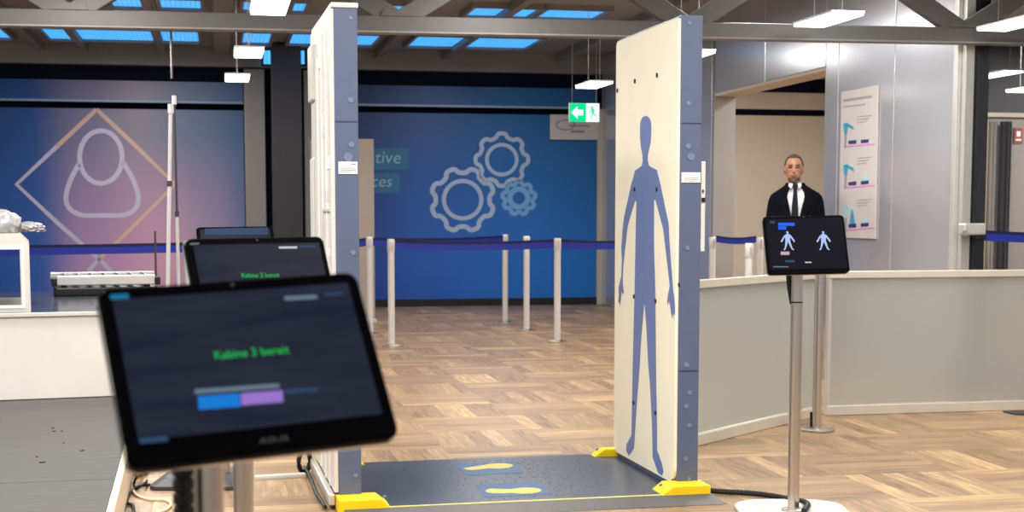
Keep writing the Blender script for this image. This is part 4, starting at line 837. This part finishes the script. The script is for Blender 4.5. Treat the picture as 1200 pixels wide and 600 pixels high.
# ---------------------------------------------------------------- person
PY = 12.55; px0 = (931 - 600) / 1700 * PY; pr_ = Vector((px0, PY, 0))
face = math.atan2(-pr_.x, pr_.y) * 1.0            # turn to the camera
def capsule(mb, a, b, r0, r1): mb.cyl(a, b, r0, r1, 16); mb.sph(a, r0); mb.sph(b, r1)
mb = MB()
hz = 1.665
mb.sph((-0.02, 0.012, hz + 0.012), 0.092, (0.84, 1.04, 1.16), 24); mb.sph((-0.02, -0.016, hz - 0.05), 0.066, (0.86, 1.0, 1.08), 20); mb.sph((-0.02, -0.05, hz - 0.098), 0.028, (1.1, 0.9, 0.8))
mb.cyl((-0.02, -0.096, hz - 0.018), (-0.02, -0.086, hz + 0.02), 0.013, 0.006, 10); mb.sph((-0.02, -0.098, hz - 0.024), 0.016, (1, 1, 0.8))
for sx in (-1, 1): mb.sph((-0.02 + sx * 0.079, 0.014, hz - 0.006), 0.03, (0.35, 0.8, 1.1)); mb.sph((-0.02 + sx * 0.03, -0.084, hz + 0.03), 0.02, (1.3, 0.5, 0.5))
mb.sph((-0.02, -0.083, hz - 0.058), 0.022, (1.1, 0.4, 0.5))
capsule(mb, (-0.008, 0.02, 1.45), (-0.018, 0.012, hz - 0.06), 0.06, 0.056); capsule(mb, (-0.125, 0.02, 1.39), (0.125, 0.02, 1.39), 0.05, 0.05); capsule(mb, (0, 0.02, 1.33), (0, 0.015, 1.02), 0.13, 0.12); capsule(mb, (-0.07, 0.015, 0.95), (0.07, 0.015, 0.95), 0.1, 0.1)
for sx in (-1, 1):
    sh = Vector((sx * 0.155, 0.02, 1.37)); el = Vector((sx * 0.198, 0.03, 1.12)); wr = Vector((sx * 0.196, -0.06, 0.89)); capsule(mb, sh, el, 0.052, 0.042); capsule(mb, el, wr, 0.042, 0.028)
    pm = Vector((sx * 0.192, -0.075, 0.81)); mb.sph((wr + pm) / 2 + Vector((0, 0, -0.01)), 0.048, (0.45, 0.85, 1.05)); 
    for k, (fy, fl_) in enumerate(((-0.034, 0.07), (-0.012, 0.08), (0.011, 0.074), (0.032, 0.058))):
        b0_ = pm + Vector((0, fy, 0.005)); b1_ = b0_ + Vector((-sx * 0.004, -0.004, -fl_ * 0.5)); b2_ = b1_ + Vector((-sx * 0.02, -0.002, -fl_ * 0.45)); capsule(mb, b0_, b1_, 0.0095, 0.009); capsule(mb, b1_, b2_, 0.009, 0.0075)
    t0 = wr + Vector((0, -0.028, -0.03)); t1 = t0 + Vector((-sx * 0.012, -0.034, -0.03)); t2 = t1 + Vector((-sx * 0.008, -0.008, -0.032)); capsule(mb, t0, t1, 0.013, 0.0105); capsule(mb, t1, t2, 0.0105, 0.0085)
    hip = Vector((sx * 0.09, 0.015, 0.92)); kn = Vector((sx * 0.1, 0.005, 0.5)); an = Vector((sx * 0.105, 0.03, 0.09)); capsule(mb, hip, kn, 0.082, 0.055); capsule(mb, kn, an, 0.055, 0.036); capsule(mb, an + Vector((0, 0, -0.035)), an + Vector((sx * 0.02, -0.15, -0.05)), 0.036, 0.028)
person = mb.build('person', [M['skin'], M['beard'], M['eye'], M['lip']], loc=pr_, rz=face)
md = person.modifiers.new('remesh', 'REMESH'); md.mode = 'VOXEL'; md.voxel_size = 0.0055; md.use_smooth_shade = True
bpy.context.view_layer.update(); dg = bpy.context.evaluated_depsgraph_get(); me = bpy.data.meshes.new_from_object(person.evaluated_get(dg)); person.modifiers.clear(); person.data = me
bmq = bmesh.new(); bmq.from_mesh(me)
for _ in range(3): bmesh.ops.smooth_vert(bmq, verts=[v for v in bmq.verts if v.co.z > 1.4 or v.co.z < 0.75 or abs(v.co.x) < 0.17], factor=0.5, use_axis_x=True, use_axis_y=True, use_axis_z=True)
bmq.to_mesh(me); bmq.free()
me.materials.clear()
for q in ('skin', 'beard', 'eye', 'lip'): me.materials.append(M[q])
for p in me.polygons:
    p.use_smooth = True; c = p.center; x = c.x + 0.02; z = c.z - hz; mi = 0
    if z > -0.16 and c.y < -0.02:
        if -0.15 < z < -0.075 and not (abs(x) < 0.026 and z > -0.066): mi = 1
        if abs(abs(x) - 0.031) < 0.014 and 0.004 < z < 0.016 and c.y < -0.06: mi = 2
        if abs(abs(x) - 0.032) < 0.02 and 0.026 < z < 0.036 and c.y < -0.06: mi = 2
        if abs(x) < 0.026 and -0.064 < z < -0.052 and c.y < -0.06: mi = 3
    p.material_index = mi
tag(person, 'person in a dark suit, white shirt and dark tie standing behind the right display', 'person')
# hair cap
mb = MB(); mb.sph((-0.02, 0.018, hz + 0.018), 0.097, (0.86, 1.05, 1.14), 28)
bmesh.ops.delete(mb.bm, geom=[v for v in mb.bm.verts if v.co.z < hz + 0.05 - (v.co.y + 0.05) * 0.75 or (v.co.y < -0.03 and v.co.z < hz + 0.092)], context='VERTS')
mb.build('hair', M['hair'], person, smooth=True)
# clothes: lofted torso shells
def ring_pt(cx, cy, rx, ry, t): return Vector((cx + rx * math.sin(t), cy - ry * math.cos(t) , 0))
def shell(secs, gap, name, m, n=40, th=0.008):
    """secs: (z, cx, cy, rx, ry); gap(z) = half angle left open in front"""
    mb = MB(); R = []
    for z, cx, cy, rx, ry in secs:
        g = gap(z); row = []
        for i in range(n + 1):
            t = g + (2 * PI - 2 * g) * i / n; p = ring_pt(cx, cy, rx, ry, t); p.z = z; row.append(mb.bm.verts.new(p))
        R.append(row)
    for a, b in zip(R, R[1:]):
        for i in range(n): mb.bm.faces.new((a[i], a[i + 1], b[i + 1], b[i]))
    return mb
secs = [(0.80, 0, 0.015, 0.18, 0.125), (0.95, 0, 0.015, 0.172, 0.132), (1.08, 0, 0.012, 0.162, 0.13), (1.2, 0, 0.012, 0.17, 0.133), (1.32, 0, 0.012, 0.186, 0.133), (1.38, 0, 0.014, 0.2, 0.125), (1.425, 0, 0.017, 0.205, 0.105), (1.462, 0, 0.02, 0.178, 0.088), (1.495, -0.003, 0.021, 0.126, 0.076), (1.522, -0.006, 0.022, 0.086, 0.07), (1.545, -0.008, 0.022, 0.074, 0.068)]
def gapf(z): return 0.02 if z < 1.06 else 0.02 + (z - 1.06) / 0.48 * 0.44
mb = shell(secs, gapf, 'jacket', None)
for sx in (-1, 1):
    sh = Vector((sx * 0.162, 0.02, 1.385)); el = Vector((sx * 0.198, 0.032, 1.12)); wr = Vector((sx * 0.196, -0.052, 0.905)); mb.tube(smoothline([sh + Vector((-sx * 0.03, 0, 0.03)), sh, (sh + el) / 2 + Vector((sx * 0.005, 0, 0)), el, (el + wr) / 2, wr], 5), [0.06 + 0.012 * math.sin(min(1, i / 6) * PI / 2) - 0.028 * i / 25 for i in range(26)], 16)
mb.sph((0.155, 0.02, 1.385), 0.068, (1.0, 1, 0.95)); mb.sph((-0.155, 0.02, 1.385), 0.068, (1.0, 1, 0.95))
jk = mb.build('jacket', M['suit'], person, smooth=True); sm = jk.modifiers.new('thick', 'SOLIDIFY'); sm.thickness = 0.006; sm.offset = 1
for sx in (-1, 1):                                   # lapels
    A = []; Bq = []
    for i in range(11):
        z = 1.08 + i * 0.043; s_ = min(range(len(secs) - 1), key=lambda k: 0 if secs[k][0] <= z <= secs[k + 1][0] else 1); z0_, cx0, cy0, rx0, ry0 = secs[s_]; z1_, cx1, cy1, rx1, ry1 = secs[s_ + 1]; t = (z - z0_) / (z1_ - z0_); rx_, ry_, cy2 = rx0 + (rx1 - rx0) * t, ry0 + (ry1 - ry0) * t, cy0 + (cy1 - cy0) * t
        g = gapf(z); wl = 0.42 * min(1, (i + 1) / 7) * (1.0 if i < 8 else 0.7); p = ring_pt(0, cy2, rx_ + 0.012, ry_ + 0.014, sx * g); q = ring_pt(0, cy2, rx_ + 0.014, ry_ + 0.016, sx * (g + wl)); p.z = z; q.z = z + 0.01; A.append(p); Bq.append(q)
    mb = MB(); mb.strip(A, Bq, (0, -0.004, 0), False); mb.build('lapel', M['suit'], jk, smooth=True)
secs2 = [(z, cx, cy, rx - 0.014, ry - 0.012) for z, cx, cy, rx, ry in secs[1:]] + [(1.555, -0.01, 0.02, 0.066, 0.064)]
mb = shell(secs2, lambda z: 0.0, 'shirt', None); mb.build('shirt', M['shirt'], person, smooth=True)
mb = MB()
for sx in (-1, 1): mb.prism([(-0.008 + sx * 0.012, -0.06, 1.535), (-0.008 + sx * 0.05, -0.04, 1.548), (-0.008 + sx * 0.056, -0.048, 1.518), (-0.008 + sx * 0.034, -0.08, 1.496)], (0, -0.004, 0))
mb.build('shirt_collar', M['shirt'], person)
A, Bq = [], []
for z, w_, y in ((1.535, 0.02, -0.076), (1.515, 0.024, -0.088), (1.495, 0.014, -0.088), (1.45, 0.018, -0.105), (1.38, 0.024, -0.13), (1.28, 0.03, -0.142), (1.18, 0.036, -0.142), (1.1, 0.038, -0.14), (1.05, 0.01, -0.138)): A.append((-0.006 - w_, y, z)); Bq.append((-0.006 + w_, y, z))
mb = MB(); mb.strip(A, Bq, (0, -0.008, 0), False); mb.build('tie', M['tie'], person, smooth=True)
mb = MB(); mb.lathe([(0.001, 0.78), (0.17, 0.79), (0.172, 0.9), (0.168, 1.0)], (0, 0.015, 0)); bmesh.ops.scale(mb.bm, vec=(1, 0.74, 1), verts=mb.bm.verts)
for sx in (-1, 1): mb.tube([(sx * 0.088, 0.015, 0.9), (sx * 0.1, 0.01, 0.7), (sx * 0.102, 0.006, 0.5), (sx * 0.105, 0.02, 0.28), (sx * 0.107, 0.02, 0.07)], [0.1, 0.092, 0.08, 0.074, 0.078], 20)
mb.build('trousers', M['suit'], person, smooth=True)
for sx in (-1, 1):
    mb = MB(); mb.tube([(sx * 0.107, 0.085, 0.045), (sx * 0.108, 0.05, 0.052), (sx * 0.112, -0.04, 0.048), (sx * 0.12, -0.12, 0.04), (sx * 0.126, -0.185, 0.03)], [0.03, 0.046, 0.046, 0.045, 0.024], 16)
    for v in mb.bm.verts: v.co.z = max(v.co.z, 0.012)
    mb.build('shoe', M['shoe'], person, smooth=True); 

# ---------------------------------------------------------------- lights
def area(name, loc, sx, sy, power, col=(1, 0.97, 0.92), rz=BY, rx=0.0):
    l = bpy.data.lights.new(name, 'AREA'); l.shape = 'RECTANGLE'; l.size = sx; l.size_y = sy; l.energy = power; l.color = col
    o = bpy.data.objects.new(name, l); COL.objects.link(o); o.location = loc; o.rotation_euler = (rx, 0, rz); return o
for x, y, z, p in ((-2.6, 8.2, 2.9, 90), (-2.2, 5.4, 2.9, 90), (-1.8, 2.6, 2.9, 80), (0.0, 8.9, 2.9, 45), (0.1, 4.6, 2.9, 70), (2.0, 5.6, 2.9, 50), (2.2, 2.6, 2.9, 50), (2.6, 8.6, 2.9, 60), (-2.8, 11.2, 3.3, 60), (-3.2, 14.0, 3.3, 55), (0.6, 12.0, 3.3, 40), (0.2, 15.0, 3.3, 40), (-0.4, 17.8, 3.3, 45), (-4.4, 17.2, 3.3, 70), (3.8, 6.4, 2.9, 50), (1.9, 10.6, 3.3, 100)):
    area('overhead_fill', (x, y, z), 0.3, 1.2, p)  # added area lights without fixtures, continuing the lamp rows and brightening the hall
for u_, v_, p in ((1.3, 4.2, 60), (1.2, 7.4, 110), (3.4, 3.2, 80), (5.2, 4.4, 130), (2.6, 4.2, 70)):
    area('overhead_fill', BW(u_, v_, 3.2), 0.3, 1.2, p)  # more added area lights, brightening the beige wall and the space past the glass
w = bpy.data.worlds.new('World'); S.world = w; w.use_nodes = True; w.node_tree.nodes['Background'].inputs[0].default_value = (0.95, 0.97, 1.0, 1); w.node_tree.nodes['Background'].inputs[1].default_value = 0.55

# ---------------------------------------------------------------- camera
cd = bpy.data.cameras.new('camera'); cd.sensor_width = 36; cd.lens = 36 * F / 1200; cd.shift_y = (CY - 300) / 1200; cd.clip_start = 0.05
cam = bpy.data.objects.new('camera', cd); COL.objects.link(cam); cam.location = EYE; cam.rotation_euler = (PI / 2 - PITCH, 0, 0)
cd.dof.use_dof = True; cd.dof.focus_distance = 6.5; cd.dof.aperture_fstop = 5.2
S.camera = cam
S.view_settings.view_transform = 'Standard'; S.view_settings.look = 'None'; S.view_settings.gamma = 1; S.view_settings.use_curve_mapping = False; S.view_settings.exposure = 0.0
S.cycles.use_denoising = True; S.cycles.max_bounces = 10
